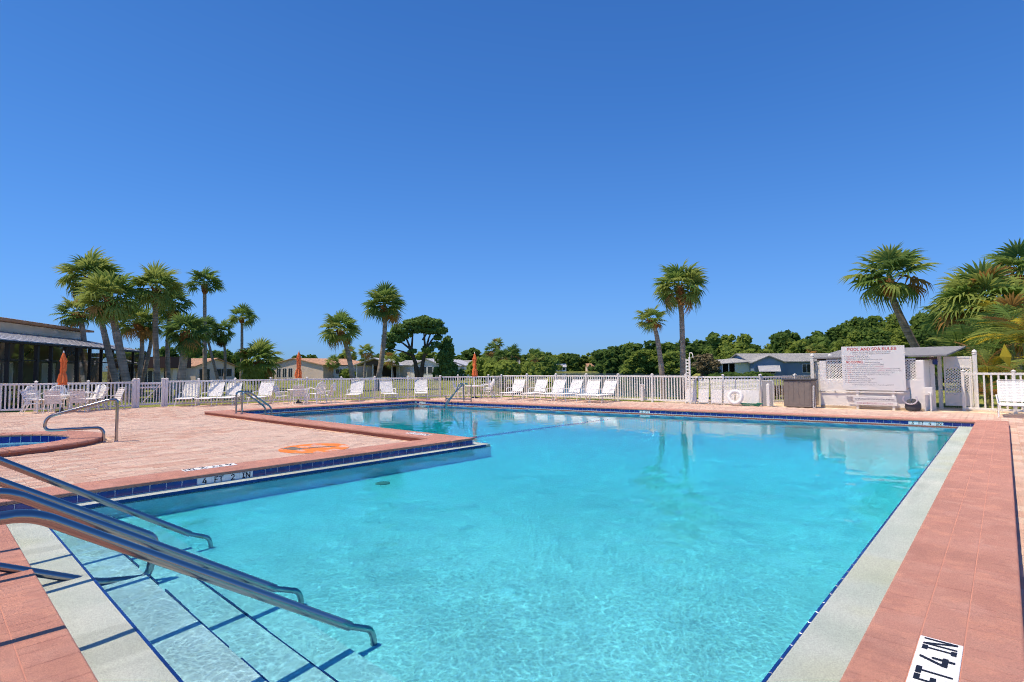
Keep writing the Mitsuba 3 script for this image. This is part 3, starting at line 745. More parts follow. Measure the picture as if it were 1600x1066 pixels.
def resin_chair_kit():
    K = Kit(); W = .26
    arc = [(W * math.cos(t), -.24 - .08 * math.sin(t), .58 + .32 * math.sin(t)) for t in np.linspace(0, math.pi, 15)]
    K.add('back_hoop', tube(arc, .022, 8), 'm_white', 50)
    sl = []
    for i in range(7):
        x = -.195 + i * .065
        h = .58 + .32 * math.sqrt(max(0, 1 - (x / W) ** 2))
        sl.append(bar((x, -.20, .43), (x, -.24 - .08 * (h - .58) / .32, h), .042, .012, (0, 1, 0)))
    K.add('back_slats', cat_(sl), 'm_white', stuff=True)
    K.add('seat', cbox(-.25, .25, -.22, .24, .40, .435, .015), 'm_white')
    for s in (-1, 1):
        K.add('arm', tube(bend([(s * W, -.24, .60), (s * (W + .04), -.05, .66), (s * (W + .03), .22, .64), (s * W, .26, .40)], .08), .022, 8), 'm_white', 50)
        K.add('front_leg', tube([(s * .27, .26, 0), (s * .24, .21, .42)], [.018, .026], 8), 'm_white', 50)
        K.add('rear_leg', tube([(s * .27, -.32, 0), (s * .24, -.20, .42)], [.018, .026], 8), 'm_white', 50)
    return K
def table_kit(R=.55):
    K = Kit()
    K.add('table_top', lathe([(.03, .70), (R, .70), (R + .015, .715), (R, .73), (.03, .73)], 32), 'm_white', 40)
    K.add('apron', lathe([(R - .08, .66), (R - .06, .66), (R - .06, .70), (R - .08, .70)], 32), 'm_white', 40)
    for i in range(4):
        a = math.pi / 4 + i * math.pi / 2
        K.add('leg', tube([(.40 * math.cos(a), .40 * math.sin(a), 0), (.34 * math.cos(a), .34 * math.sin(a), .70)], [.022, .03], 8), 'm_white', 50)
    return K
SK, RK, TK = strap_chair_kit(), resin_chair_kit(), table_kit()
def chair(label, kit, x, y, tx, ty):
    k = thing('strap_chair' if kit is SK else 'resin_chair', label, 'chair'); kit.put(k, place(x, y, DECK, face_to(tx - x, ty - y), .97 if kit is SK else 1.22)); return k
def table(label, x, y):
    k = thing('patio_table', label, 'table'); TK.put(k, place(x, y, DECK)); return k
def umbrella(label, x, y, top):
    k = thing('closed_umbrella', label, 'umbrella'); o = place(x, y, DECK)
    part(k, 'pole', mikit.ply(tube([(0, 0, .02), (0, 0, top - .05)], .019, 10), 'm_white', smooth=50), to_world=mat(o))
    part(k, 'base', mikit.ply(lathe([(0, 0), (.22, 0), (.22, .03), (.06, .08), (.03, .20), (0, .20)], 24), 'm_darkgrey', smooth=40), to_world=mat(o))
    part(k, 'finial', mikit.ply(lathe([(0, top - .10), (.022, top - .10), (.03, top - .05), (.014, top), (0, top + .015)], 12), 'm_white', smooth=50), to_world=mat(o))
    nz, na = 26, 56; V = []; F = []
    r = np.random.default_rng(int(abs(x) * 100)); ph = r.uniform(0, 6, 4)
    for i in range(nz):
        t = i / (nz - 1); z = top - .08 - t * 1.28
        base = .026 + .088 * min(1, t * 3.2) ** .8 - .03 * math.sin(min(1, t * 1.25) * math.pi) * (t > .3) + .030 * max(0, (t - .78) / .22) ** .7
        tie = .026 * math.exp(-((t - .66) / .05) ** 2)
        for j in range(na):
            a = 2 * math.pi * j / na
            w = abs(math.sin(4 * a + ph[0] + 1.2 * t)) - .5
            rr = (base - tie) * (1 + (.50 * w + .12 * math.sin(11 * a + ph[1] + 6 * t) + .10 * math.sin(3 * a + ph[2] + 9 * t)) * min(1, t * 4))
            V.append((rr * math.cos(a), rr * math.sin(a), z + .03 * w * (t > .9)))
    for i in range(nz - 1):
        for j in range(na):
            q = (j + 1) % na; F += [[i * na + j, (i + 1) * na + j, (i + 1) * na + q], [i * na + j, (i + 1) * na + q, i * na + q]]
    part(k, 'canopy', mikit.ply(trimesh.Trimesh(V, F, process=False), 'm_orange_fabric', smooth=True), to_world=mat(o))
    vl = [(.125 * (1 + .25 * math.sin(8 * a)) * math.cos(a), .125 * (1 + .25 * math.sin(8 * a)) * math.sin(a)) for a in np.linspace(0, 2 * math.pi, 49)[:-1]]
    v = np.vstack([np.column_stack([np.array(vl) * .80, np.full(48, top - 1.22)]), np.column_stack([np.array(vl) * 1.10, np.full(48, top - 1.44) + .03 * np.sin(16 * np.linspace(0, 2 * np.pi, 49)[:-1])])])
    F = []
    for j in range(48):
        q = (j + 1) % 48; F += [[j, 48 + j, 48 + q], [j, 48 + q, q]]
    part(k, 'valance', mikit.ply(trimesh.Trimesh(v, F, process=False), 'm_orange_fabric', smooth=True), to_world=mat(o))
t1 = (-29.75, 4.2)
table('round white table under the left umbrella', *t1); umbrella('closed orange umbrella at far left in front of the screened porch', t1[0], t1[1], 2.60)
chair('white strap chair leftmost at the left umbrella table, seen from its side', SK, -29.75, 3.25, -29.3, 4.45)
chair('white resin chair with rounded slat back, behind the left table, left of the umbrella', RK, -30.35, 4.20, *t1)
chair('white resin chair with rounded back against the fence, leftmost of the resin chairs', RK, -30.75, 3.55, -29.6, 4.4)
chair('white resin chair with rounded back, low behind the left table beside the umbrella pole', RK, -29.75, 5.05, *t1)
chair('white resin chair with rounded back right behind the left umbrella pole', RK, -30.15, 5.35, *t1)
chair('white strap chair with its tan back to the pool, left one at the left table', SK, -28.95, 3.85, *t1)
chair('white strap chair with its tan back to the pool, right one at the left table', SK, -29.0, 4.65, -29.7, 4.9)
chair('white strap chair right of the left table, turned to the side near the fence', SK, -30.1, 5.50, -30.3, 5.0)
chair('white strap chair rightmost by the left table, its back tilted to the gate', SK, -29.75, 6.0, -29.6, 5.5)
t2 = (-26.75, 13.45)
table('round white table under the middle umbrella', t2[0] - .5, t2[1] - .05); umbrella('closed orange umbrella in the middle, in front of the tan house', t2[0] - .5, t2[1] - .05, 2.74)
chair('white strap chair left of the middle table, seen from its side', SK, -27.35, 12.55, -26.6, 13.2)
chair('tan strap chair with its back to the pool at the middle table', SK, -26.25, 13.0, t2[0] - .3, t2[1] + .2)
chair('white resin chair beside the middle umbrella pole', RK, -26.15, 13.85, t2[0] - .3, t2[1] + .2)
chair('white strap chair right of the middle table, turned to the left', SK, -26.35, 14.55, -27.2, 13.9)
t3 = (-23.35, 22.35)
table('round white table under the far umbrella', *t3); umbrella('closed orange umbrella farthest right, near the corner of the lake fence', t3[0], t3[1], 2.72)
chair('white chair left of the far umbrella, behind the step rail', SK, -24.1, 21.75, *t3)
chair('white chair right of the far umbrella with a towel over its back', SK, -22.6, 22.75, -23.4, 22.2)
chair('white chair just right of the far umbrella pole, back to the lake', RK, -22.95, 23.0, *t3)
k = thing('draped_towel', 'white towel hung over the chair right of the far umbrella', 'towel')
part(k, 'cloth', mikit.ply(cbox(-.2, .2, -.012, .012, 0, .42, .01), 'm_white'), to_world=mat(place(-22.36, 22.62, DECK + .62, face_to(-.8, -.5))))
k = thing('towel', 'white towel draped over the chair right of the middle table', 'towel')
part(k, 'cloth', mikit.ply(cbox(-.2, .2, -.012, .012, 0, .42, .01), 'm_white'), to_world=mat(place(-26.05, 14.76, DECK + .62, face_to(-.7, -.6))))

# ------------------------------------------------------------------ equipment enclosure, signs and the things round it
eq = thing('equipment_enclosure', 'white stucco pump enclosure with lattice panels under a low grey roof behind the rules sign', 'shed')
part(eq, 'wall', mikit.ply(cat_([cbox(-5.87, -2.30, 26.0, 26.16, -.15, 1.08, .012)]), 'm_stucco'))
part(eq, 'side_wall', mikit.ply(cbox(-2.46, -2.302, 26.162, 28.2, -.15, 1.84, .012), 'm_stucco'))
part(eq, 'pier', mikit.ply(cbox(-5.868, -5.62, 26.002, 26.16, 1.078, 1.86, .012), 'm_stucco'))
part(eq, 'pier', mikit.ply(cbox(-2.55, -2.303, 26.002, 26.16, 1.078, 1.84, .012), 'm_stucco'))
part(eq, 'plinth', mikit.ply(cbox(-5.84, -2.34, 25.93, 25.998, -.15, -.02, .012), 'm_sand'))
def lattice(x0, x1, z0, z1, y0, step=.105, w=.034):
    ms = []; fr = Polygon([(x0, z0), (x1, z0), (x1, z1), (x0, z1)])
    for s in (1, -1):
        for c in np.arange(-(z1 - z0) - .05, x1 - x0 + (z1 - z0) + .05, step):
            ln = LineString([(x0 + c - 4, z0 - 4), (x0 + c + 4, z0 + 4)]) if s > 0 else LineString([(x0 + c - 4, z0 + 4), (x0 + c + 4, z0 - 4)])
            q = ln.intersection(fr)
            if q.is_empty or q.geom_type != 'LineString' or q.length < .04: continue
            (ax, az), (bx, bz) = q.coords[0], q.coords[-1]
            y = y0 + (.010 if s < 0 else 0)
            d = np.array([bx - ax, 0, bz - az]); d /= np.linalg.norm(d)
            b = trimesh.creation.box((q.length, .008, w)); m = np.eye(4); m[:3, 0] = d; m[:3, 1] = [0, 1, 0]; m[:3, 2] = np.cross(d, [0, 1, 0]); m[:3, 3] = [(ax + bx) / 2, y, (az + bz) / 2]
            b.apply_transform(m); ms.append(b)
    return cat_(ms)
part(eq, 'lattice', mikit.ply(lattice(-5.62, -2.55, 1.08, 1.84, 26.06), 'm_vinyl'), stuff=True)
part(eq, 'cap_rail', mikit.ply(cbox(-5.62, -2.55, 26.03, 26.12, 1.842, 1.90, .006), 'm_vinyl'))
rv = np.array([(-6.1, 25.97, 1.99), (-1.6, 25.97, 2.03), (-1.2, 31.5, 2.50), (-6.1, 31.5, 2.46)])
part(eq, 'roof', mikit.ply(trimesh.convex.convex_hull(np.vstack([rv, rv - [0, 0, .06]])), 'm_roof_grey'))
part(eq, 'fascia', mikit.ply(cbox(-6.0, -1.9, 26.17, 26.21, 1.86, 1.94, .004), 'm_roof_dark'))
for x, y in ((-2.12, 26.9), (-1.98, 28.2)): part(eq, 'post', mikit.ply(cbox(x - .07, x + .07, y - .07, y + .07, -.15, 2.05, .01), 'm_vinyl'))
part(eq, 'back_panel', mikit.ply(cbox(-5.8, -2.5, 28.4, 28.46, -.1, 1.9, .01), 'm_dim'))
part(eq, 'pump', mikit.ply(cat_([lathe([(0, 0), (.35, 0), (.35, .9), (.2, 1.1), (0, 1.1)], 16).apply_translation((-4.6, 27.3, -.1)), lathe([(0, 0), (.35, 0), (.35, .9), (.2, 1.1), (0, 1.1)], 16).apply_translation((-3.4, 27.4, -.1))]), 'm_dim', smooth=40))
k = thing('lattice_gate', 'tall white lattice gate between the pump enclosure and the ball topped post', 'gate')
part(k, 'frame', mikit.ply(cat_([cbox(-1.84, -1.78, 28.0, 28.05, .0, 1.98, .006), cbox(-1.02, -.96, 28.0, 28.05, .0, 1.98, .006), cbox(-1.78, -1.02, 28.0, 28.05, 1.90, 1.98, .006), cbox(-1.78, -1.02, 28.0, 28.05, 1.50, 1.58, .006), cbox(-1.78, -1.02, 28.0, 28.05, .0, .10, .006), cbox(-1.78, -1.02, 28.0, 28.05, .45, .52, .006)]), 'm_vinyl'))
part(k, 'lattice', mikit.ply(lattice(-1.78, -1.02, .52, 1.50, 28.02), 'm_vinyl'), stuff=True)
part(k, 'upper_panel', mikit.ply(cbox(-1.78, -1.02, 28.015, 28.035, 1.58, 1.90, .004), 'm_vinyl'))
part(k, 'lower_panel', mikit.ply(cbox(-1.78, -1.02, 28.015, 28.035, .10, .45, .004), 'm_vinyl'))
def tall_post(label, x, y, h):
    k = thing('tall_post', label, 'post')
    part(k, 'shaft', mikit.ply(cbox(x - .07, x + .07, y - .07, y + .07, -.15, h, .008), 'm_vinyl'))
    part(k, 'cap', mikit.ply(cat_([cbox(x - .085, x + .085, y - .085, y + .085, h, h + .03, .005), lathe([(0, 0), (.05, .0), (.085, .06), (.06, .13), (0, .17)], 14).apply_translation((x, y, h + .03))]), 'm_vinyl', smooth=40))
tall_post('tall white ball topped post at the right end of the lattice gate', -.87, 28.0, 2.05)
tall_post('tall white post with a pointed cap behind the brown storage box', -6.35, 26.9, 2.0)
tall_post('smaller white post with a pointed cap at the left end of the pump enclosure', -5.72, 27.2, 1.98)
k = thing('lattice_fence', 'short white lattice fence panel between the two tall posts behind the brown box', 'fence')
part(k, 'rail', mikit.ply(cat_([cbox(-6.28, -5.79, 27.02, 27.06, 1.72, 1.80, .005), cbox(-6.28, -5.79, 27.02, 27.06, 1.25, 1.31, .005)]), 'm_vinyl'))
part(k, 'panel', mikit.ply(cbox(-6.28, -5.79, 27.035, 27.05, -.1, 1.72, .003), 'm_vinyl'))

# the big rules sign on two legs
sg = thing('rules_sign', 'large white pool and spa rules board with red and grey lettering on two white legs', 'sign')
SY = 25.82
part(sg, 'board', mikit.ply(cbox(-5.00, -2.86, SY, SY + .03, .64, 2.42, .006), 'm_signboard'))
for x in (-4.50, -3.29): part(sg, 'leg', mikit.ply(cbox(x - .045, x + .045, SY + .032, SY + .12, -.15, 2.2, .006), 'm_vinyl'))
for i, z in enumerate((.57, .40)): part(sg, 'cross_rail', mikit.ply(cbox(-4.95 + .05 * i, -2.95 - .25 * i, SY + .005, SY + .030, z - .025, z + .025, .005), 'm_vinyl'))
def letters(parent, s, x0, z, h, bsdf, y=SY - .0035, bold=False, width=None, centre=False):
    t = meshkit.text_mesh(s, h, .003, bold=bold); b = t.bounds
    t.apply_translation((-b[0, 0], 0, 0)); w = b[1, 0] - b[0, 0]
    if width: t.apply_scale([width / w, 1, 1]); w = width
    m = np.eye(4); m[:3, 0] = [1, 0, 0]; m[:3, 1] = [0, 0, 1]; m[:3, 2] = [0, -1, 0]; m[:3, 3] = [x0 - (w / 2 if centre else 0), y + .003, z]
    t.apply_transform(m); part(parent, 'lettering', mikit.ply(t, bsdf)); return w
letters(sg, 'POOL AND SPA RULES', -4.78, 2.245, .115, 'm_red', bold=True, width=1.66)
letters(sg, 'Children must be supervised at all times by an adult', -4.62, 2.165, .045, 'm_ink', width=1.30)
letters(sg, 'in the pool and spa.  No lifeguard on duty at this pool.', -4.62, 2.095, .045, 'm_ink', width=1.30)
LN = [(2.005, [('1. ', 'm_ink'), ('Pool closed', 'm_inkred'), (' during lightning.', 'm_ink')], .86),
      (1.935, [('2. ', 'm_ink'), ('SHOWER', 'm_inkred'), (' before entering the pool.', 'm_ink')], .92),
      (1.865, [('3. ', 'm_ink'), ('Children', 'm_inkred'), (' under 12 must be supervised by an adult.', 'm_ink')], 1.36),
      (1.655, [('5. ', 'm_ink'), ('Do NOT', 'm_inkred'), (' swallow the pool water, it is recirculated.', 'm_ink')], 1.42),
      (1.575, [('6. ', 'm_ink'), ('Maximum', 'm_inkred'), (' water temperature in spa is ', 'm_ink'), ('104 degrees.', 'm_inkred')], 1.40),
      (1.495, [('7. ', 'm_ink'), ('Babies', 'm_inkred'), (' must wear swim pants, no bare diapers ', 'm_ink'), ('in pool or spa', 'm_inkred'), (' for swimming.', 'm_ink')], 1.90),
      (1.415, [('8. ', 'm_ink'), ('Anyone', 'm_inkred'), (' with open or bandaged wounds ', 'm_ink'), ('should NOT', 'm_inkred'), (' enter pool or spa.', 'm_ink')], 1.96),
      (1.335, [('9. ', 'm_ink'), ('Anyone', 'm_inkred'), (' with symptoms of illness should NOT enter pool or spa.', 'm_ink')], 1.76),
      (1.255, [('10. ', 'm_ink'), ('NO', 'm_red'), (' objects of any kind, rafts, umbrellas or toys allowed in pool.', 'm_ink')], 1.62),
      (1.175, [('11. ', 'm_ink'), ('NO', 'm_red'), (' glass in the pool area.', 'm_ink')], .80),
      (1.095, [('12. ', 'm_ink'), ('NO', 'm_red'), (' food or beverages in wet deck.', 'm_ink')], 1.08),
      (1.015, [('13. ', 'm_ink'), ('NO', 'm_red'), (' animals allowed in pool area.', 'm_ink')], .94),
      (.935, [('14. ', 'm_ink'), ('NO', 'm_red'), (' boys or running within 17 feet of pool.', 'm_ink')], 1.14)]
for z, segs, w in LN:
    tot = sum(len(s) for s, _ in segs); x = -4.90
    for s, b in segs:
        ww = w * len(s) / tot
        letters(sg, s.strip(), x, z, .042, b, width=ww * (.86 if len(s) < 14 else .96)); x += ww
letters(sg, 'NO DIVING,', -4.84, 1.735, .095, 'm_red', bold=True, width=.60)
letters(sg, 'jumping or running.', -4.20, 1.745, .045, 'm_ink', width=.52)
letters(sg, 'Maximum pool load 40 persons.  -  Maximum spa load 12.', -4.64, .845, .040, 'm_ink', width=1.40)
k = thing('notice_board', 'narrow white notice about flotation devices below the rules board', 'sign')
part(k, 'board', mikit.ply(cbox(-4.64, -3.18, SY - .012, SY + .004, .215, .365, .004), 'm_signboard'))
letters(k, 'NO INFLATABLE FLOTATION DEVICES ARE PERMITTED', -4.58, .262, .055, 'm_ink', y=SY - .0165, width=1.33, bold=True)
k = thing('emergency_sign', 'narrow white emergency sign lowest below the rules board', 'sign')
part(k, 'board', mikit.ply(cbox(-4.60, -3.16, SY - .012, SY + .004, .05, .20, .004), 'm_signboard'))
letters(k, 'FOR EMERGENCY CALL 911', -4.50, .090, .065, 'm_inkred', y=SY - .0165, width=1.20)
k = thing('rescue_pole', 'long pale rescue pole hung flat along the stucco wall behind the sign', 'pole')
part(k, 'shaft', mikit.ply(tube([(-5.75, 25.95, .56), (-2.75, 25.95, .58)], .018, 8), 'm_vinyl', smooth=50))
part(k, 'grip', mikit.ply(tube([(-5.90, 25.95, .558), (-5.66, 25.95, .561)], .024, 8), 'm_grey', smooth=50))
for x in (-5.3, -4.2, -3.0): part(k, 'hook', mikit.ply(cbox(x - .02, x + .02, 25.90, 25.998, .53, .60, .004), 'm_grey'))
k = thing('hose_bag', 'dark bag and pinkish hose loop hanging at the right end of the rules sign', 'hose')
part(k, 'bag', mikit.ply(lathe([(0, 0), (.20, .0), (.26, .10), (.25, .26), (.16, .42), (0, .46)], 20).apply_transform(np.diag([1, .6, 1, 1])).apply_translation((-2.66, 25.72, -.10)), 'm_darkgrey', smooth=50))
part(k, 'hose', mikit.ply(tube([(-2.72 + .22 * math.cos(t), 25.55 + .02 * math.sin(2 * t), .34 + .19 * math.sin(t)) for t in np.linspace(2.6, 6.9, 26)], .024, 8), 'm_hose', smooth=50))
part(k, 'spout', mikit.ply(tube(bend([(-2.80, 25.70, .72), (-2.72, 25.62, .80), (-2.70, 25.60, .28)], .06), .022, 8), 'm_steel', smooth=50))
k = thing('electric_box', 'small white electric box with a bent conduit on the right side of the enclosure', 'electric box')
part(k, 'cover', mikit.ply(cbox(-2.30, -2.06, 25.90, 26.05, .50, .80, .012), 'm_vinyl'))
part(k, 'conduit', mikit.ply(tube(bend([(-2.12, 25.88, -.12), (-2.12, 25.88, .58), (-2.25, 25.95, .60)], .05), .03, 10), 'm_vinyl', smooth=50))
k = thing('service_meter', 'small blue meter at the top of the enclosure right post', 'meter')
part(k, 'case', mikit.ply(cbox(-2.09, -1.93, 26.74, 26.83, 1.66, 1.88, .02), 'm_blue_tile'))

k = thing('storage_box', 'tall taupe plastic storage box with a darker lid in front of the enclosure', 'storage box')
part(k, 'body', mikit.ply(cat_([cbox(-7.10, -6.02, 25.16, 25.98, -.10, 1.02, .02)] + [cbox(-7.06 + i * .205, -6.90 + i * .205, 25.148, 25.17, .0, .96, .006) for i in range(5)]), 'm_boxbrown'))
part(k, 'lid', mikit.ply(cbox(-7.15, -5.97, 25.11, 26.02, 1.022, 1.10, .02), 'm_darkgrey'))
k = thing('folding_stand', 'pale narrow tube stand leaning on the right side of the storage box', 'stand')
part(k, 'frame', mikit.ply(tube(bend([(-5.93, 25.02, -.09), (-5.95, 25.2, .80), (-5.97, 25.46, .80), (-5.93, 25.34, -.09), (-5.93, 25.03, -.09)], .03), .016, 8), 'm_vinyl', smooth=50))

k = thing('outdoor_shower', 'tall white outdoor shower post with a slatted side, bent head on top', 'shower')
part(k, 'post', mikit.ply(cbox(-11.175, -11.095, 24.795, 24.875, -.12, 2.10, .008), 'm_vinyl'))
part(k, 'head_pipe', mikit.ply(tube(bend([(-11.13, 24.83, 2.08), (-11.13, 24.83, 2.30), (-10.97, 24.80, 2.30), (-10.95, 24.80, 2.14)], .06), .022, 8), 'm_vinyl', smooth=50))
part(k, 'shower_head', mikit.ply(lathe([(0, 0), (.06, 0), (.02, .07), (0, .07)], 14).apply_translation((-10.95, 24.80, 2.08)), 'm_grey', smooth=50))
for i in range(9): part(k, 'peg', mikit.ply(cbox(-11.29, -11.19, 24.80, 24.86, .72 + i * .15, .79 + i * .15, .005), 'm_vinyl'))
part(k, 'side_strip', mikit.ply(cbox(-11.32, -11.285, 24.80, 24.86, .62, 2.02, .005), 'm_vinyl'))
k = thing('life_ring', 'white life ring with rope leaning against the folded loungers', 'life ring')
lr = trimesh.creation.torus(.27, .085, major_sections=40, minor_sections=16); m = frame([1, 0, 0], [0, -1, .25], [-8.98, 24.72, .26])
lr.apply_transform(m); part(k, 'ring', mikit.ply(lr, 'm_white', smooth=True))
part(k, 'rope', mikit.ply(tube([tuple((m @ np.array([(.14 + .03 * math.sin(5 * t)) * math.cos(t), (.14 + .04 * math.sin(3 * t)) * math.sin(t), .06 + .02 * math.sin(7 * t), 1]))[:3]) for t in np.linspace(0, 11, 60)], .014, 6), 'm_vinyl', smooth=50))
k = thing('short_post', 'short white capped post between the grey panel and the storage box', 'post')
part(k, 'shaft', mikit.ply(cbox(-7.73, -7.60, 24.93, 25.06, -.1, .80, .01), 'm_vinyl'))
part(k, 'cap', mikit.ply(lathe([(0, 0), (.075, 0), (.075, .03), (.04, .08), (0, .09)], 14).apply_translation((-7.665, 24.995, .80)), 'm_vinyl', smooth=40))
k = thing('green_mat', 'green hose lying at the foot of the folded loungers', 'hose')
part(k, 'coil', mikit.ply(tube([(-8.35 + .32 * math.cos(t) * (1 + .03 * t), 24.80 + .14 * math.sin(t), DECK + .02 + .006 * t) for t in np.linspace(0, 20, 90)], .016, 6), 'm_green', smooth=50))
k = thing('dock_post', 'short white utility post in the lake fence right of the loungers', 'post')
part(k, 'shaft', mikit.ply(cbox(-13.78, -13.66, 24.86, 24.96, -.1, .70, .008), 'm_vinyl'))
part(k, 'cap', mikit.ply(cbox(-13.80, -13.64, 24.84, 24.98, .70, .76, .01), 'm_vinyl'))

# ------------------------------------------------------------------ buildings
def wallpoly(L, d, h, ridge, axis):
    """closed house body: box plus gable prism. axis 'u' = ridge runs along the front, 'v' = gable faces the front"""
    if axis == 'u':
        prof = [(0, -.2), (d, -.2), (d, h), (d / 2, ridge), (0, h)]
        m = trimesh.creation.extrude_polygon(Polygon(prof), L, engine='earcut')   # (v, z, u)
        m.apply_transform(np.array([[0, 0, 1, 0], [1, 0, 0, 0], [0, 1, 0, 0], [0, 0, 0, 1.0]]))
    else:
        prof = [(0, -.2), (L, -.2), (L, h), (L / 2, ridge), (0, h)]
        m = trimesh.creation.extrude_polygon(Polygon(prof), d, engine='earcut')   # (u, z, v)
        m.apply_transform(np.array([[1, 0, 0, 0], [0, 0, 1, 0], [0, 1, 0, 0], [0, 0, 0, 1.0]]))
    m.fix_normals()
    return m
def roofmesh(L, d, h, ridge, axis, ov=.35, th=.12):
    W, R = (d, L) if axis == 'u' else (L, d)
    s = (ridge - h) / (W / 2); e = h - s * ov
    prof = [(-ov, e + .02), (W / 2, ridge + .02), (W + ov, e + .02), (W + ov, e + .02 + th), (W / 2, ridge + .02 + th), (-ov, e + .02 + th)]
    m = trimesh.creation.extrude_polygon(Polygon(prof), R + 2 * ov, engine='earcut'); m.apply_translation((0, 0, -ov))
    if axis == 'u': m.apply_transform(np.array([[0, 0, 1, 0], [1, 0, 0, 0], [0, 1, 0, 0], [0, 0, 0, 1.0]]))
    else: m.apply_transform(np.array([[1, 0, 0, 0], [0, 0, 1, 0], [0, 1, 0, 0], [0, 0, 0, 1.0]]))
    m.fix_normals()
    return m
class House:
    """built in u (along the front, from A to B), v (backwards), z"""
    def __init__(self, name, label, A, B, cat='house'):
        A, B = np.array(A, float), np.array(B, float)
        d = B - A; self.L = np.linalg.norm(d); d /= self.L
        n = np.array([-d[1], d[0]])
        if n @ A < 0: n = -n
        self.k = thing(name, label, cat)
        m = np.eye(4); m[:3, 0] = [*d, 0]; m[:3, 1] = [*n, 0]; m[:3, 3] = [A[0], A[1], DECK - .03]
        self.m = m; self.flip = np.linalg.det(m[:3, :3]) < 0
    def add(self, name, mesh, bsdf, parent=None, smooth=False):
        mesh = mesh.copy(); mesh.apply_transform(self.m)
        if self.flip: mesh.invert()
        return part(parent or self.k, name, mikit.ply(mesh, bsdf, smooth=smooth))
    def body(self, u0, L, v0, d, h, ridge, axis, wall, roof, ov=.35):
        t = np.eye(4); t[:3, 3] = (u0, v0, 0)
        w = wallpoly(L, d, h, ridge, axis); w.apply_transform(t); self.add('wall', w, wall)
        r = roofmesh(L, d, h, ridge, axis, ov); r.apply_transform(t); return self.add('roof', r, roof)
    def window(self, u0, u1, z0, z1, v=0.0, panes=1, frame='m_trim', pane='m_window', side=None):
        """side: None on the front, else on the end wall at u = side (u0, u1 then run in v)"""
        def bx(a0, a1, o0, o1, c0, c1):
            return box(a0, a1, v - o1, v - o0, c0, c1) if side is None else box(side[0] + side[1] * o0, side[0] + side[1] * o1, a0, a1, c0, c1)
        k = self.add('window', cat_([bx(u0, u1, 0, .05, z1 - .06, z1), bx(u0, u1, 0, .05, z0, z0 + .06), bx(u0, u0 + .06, 0, .05, z0 + .06, z1 - .06), bx(u1 - .06, u1, 0, .05, z0 + .06, z1 - .06)] +
                               [bx(u0 + (u1 - u0) * i / panes - .03, u0 + (u1 - u0) * i / panes + .03, 0, .05, z0 + .06, z1 - .06) for i in range(1, panes)]), frame)
        for i in range(panes):
            a, b = u0 + (u1 - u0) * i / panes, u0 + (u1 - u0) * (i + 1) / panes
            self.add('pane', bx(a + .03, b - .03, .005, .025, z0 + .05, z1 - .05), pane, parent=k)
        return k

h = House('gable_house', 'beige mobile home with an orange tile roof and a gable, behind the left palms', (-79.4, 24.9), (-82.3, 31.5))
h.body(0, 6.4, 0, 16, 2.35, 3.35, 'v', 'm_wall_beige', 'm_roof_tan')
h.window(.5, 2.2, .3, 2.0, panes=2, frame='m_grey'); h.window(3.2, 5.9, .9, 2.0, panes=3, frame='m_grey')
h.add('porch', box(-4.5, -.02, 2.0, 10, -.2, 2.1), 'm_wall_cream'); h.add('porch_roof', trimesh.convex.convex_hull(np.array([(-4.8, 1.6, 2.12), (-4.8, 10.3, 2.12), (.4, 1.6, 2.20), (.4, 10.3, 2.20), (1.5, 1.6, 2.9), (1.5, 10.3, 2.9)])), 'm_roof_tan')
h.window(-3.6, -2.0, .5, 1.8, v=2.0, panes=1, frame='m_grey')
h = House('long_house', 'long beige mobile home with a tan roof and tall bright windows, behind the middle umbrella', (-97.8, 42.3), (-83.9, 45.5))
h.body(0, h.L, 0, 12, 2.5, 3.7, 'v', 'm_wall_beige', 'm_roof_tan')
for u in (2.6, 4.1, 5.6): h.window(u, u + 1.1, .4, 2.1, panes=2)
h.window(7.4, 8.2, 1.1, 1.8)
h.add('side_room', box(h.L + .01, h.L + .05, 2, 7, -.1, 2.4), 'm_wall_pale'); h.add('side_room', box(h.L + .01, h.L + .05, 7.2, 11.5, -.1, 2.4), 'm_wall_cream')
h.window(2.6, 4.2, 1.0, 1.9, side=(h.L + .05, 1), panes=2); h.window(4.6, 6.4, -.05, .7, side=(h.L + .05, 1))
h = House('carport', 'white roofed open carport with a dark gable behind the tall middle palm', (-78.11, 48.05), (-73.79, 51.98), 'carport')
r = roofmesh(h.L, 12, 2.5, 3.55, 'v'); h.add('roof', r, 'm_roof_white')
h.add('back_wall', box(0, h.L, 11, 11.1, -.2, 2.5), 'm_dim'); h.add('low_wall', box(0, h.L * .95, .02, .12, -.2, .55), 'm_wall_cream')
for u in (.05, h.L * .46, h.L - .1):
    for v in (.05, 6, 11.8): h.add('post', box(u, u + .14, v, v + .14, -.2, 2.55), 'm_trim')
h.add('gable_screen', trimesh.convex.convex_hull(np.array([(.3, .3, 2.45), (h.L - .3, .3, 2.45), (h.L / 2, .3, 3.4), (.3, .34, 2.45), (h.L - .3, .34, 2.45), (h.L / 2, .34, 3.4)])), 'm_dim')
h = House('pale_house', 'pale mobile home with white gable and dark window row behind the pine', (-79.66, 56.11), (-70.95, 59.99))
h.body(0, 3.6, 1.5, 8, 2.45, 3.3, 'u', 'm_wall_pale', 'm_roof_pale')
h.body(4.2, h.L - 4.2, 0, 14, 2.4, 3.45, 'v', 'm_wall_pale', 'm_roof_white')
for i in range(4): h.window(4.6 + i * 1.2, 5.6 + i * 1.2, .9, 2.2, panes=1)
h.window(.6, 2.8, .0, 1.9, v=1.5, panes=2, pane='m_wall_cream')
h = House('lilac_house', 'small lilac grey gabled house right of the pale house', (-77.56, 64.8), (-74.0, 68.0))
h.body(0, h.L, 0, 12, 2.4, 3.3, 'v', 'm_wall_lilac', 'm_roof_white')
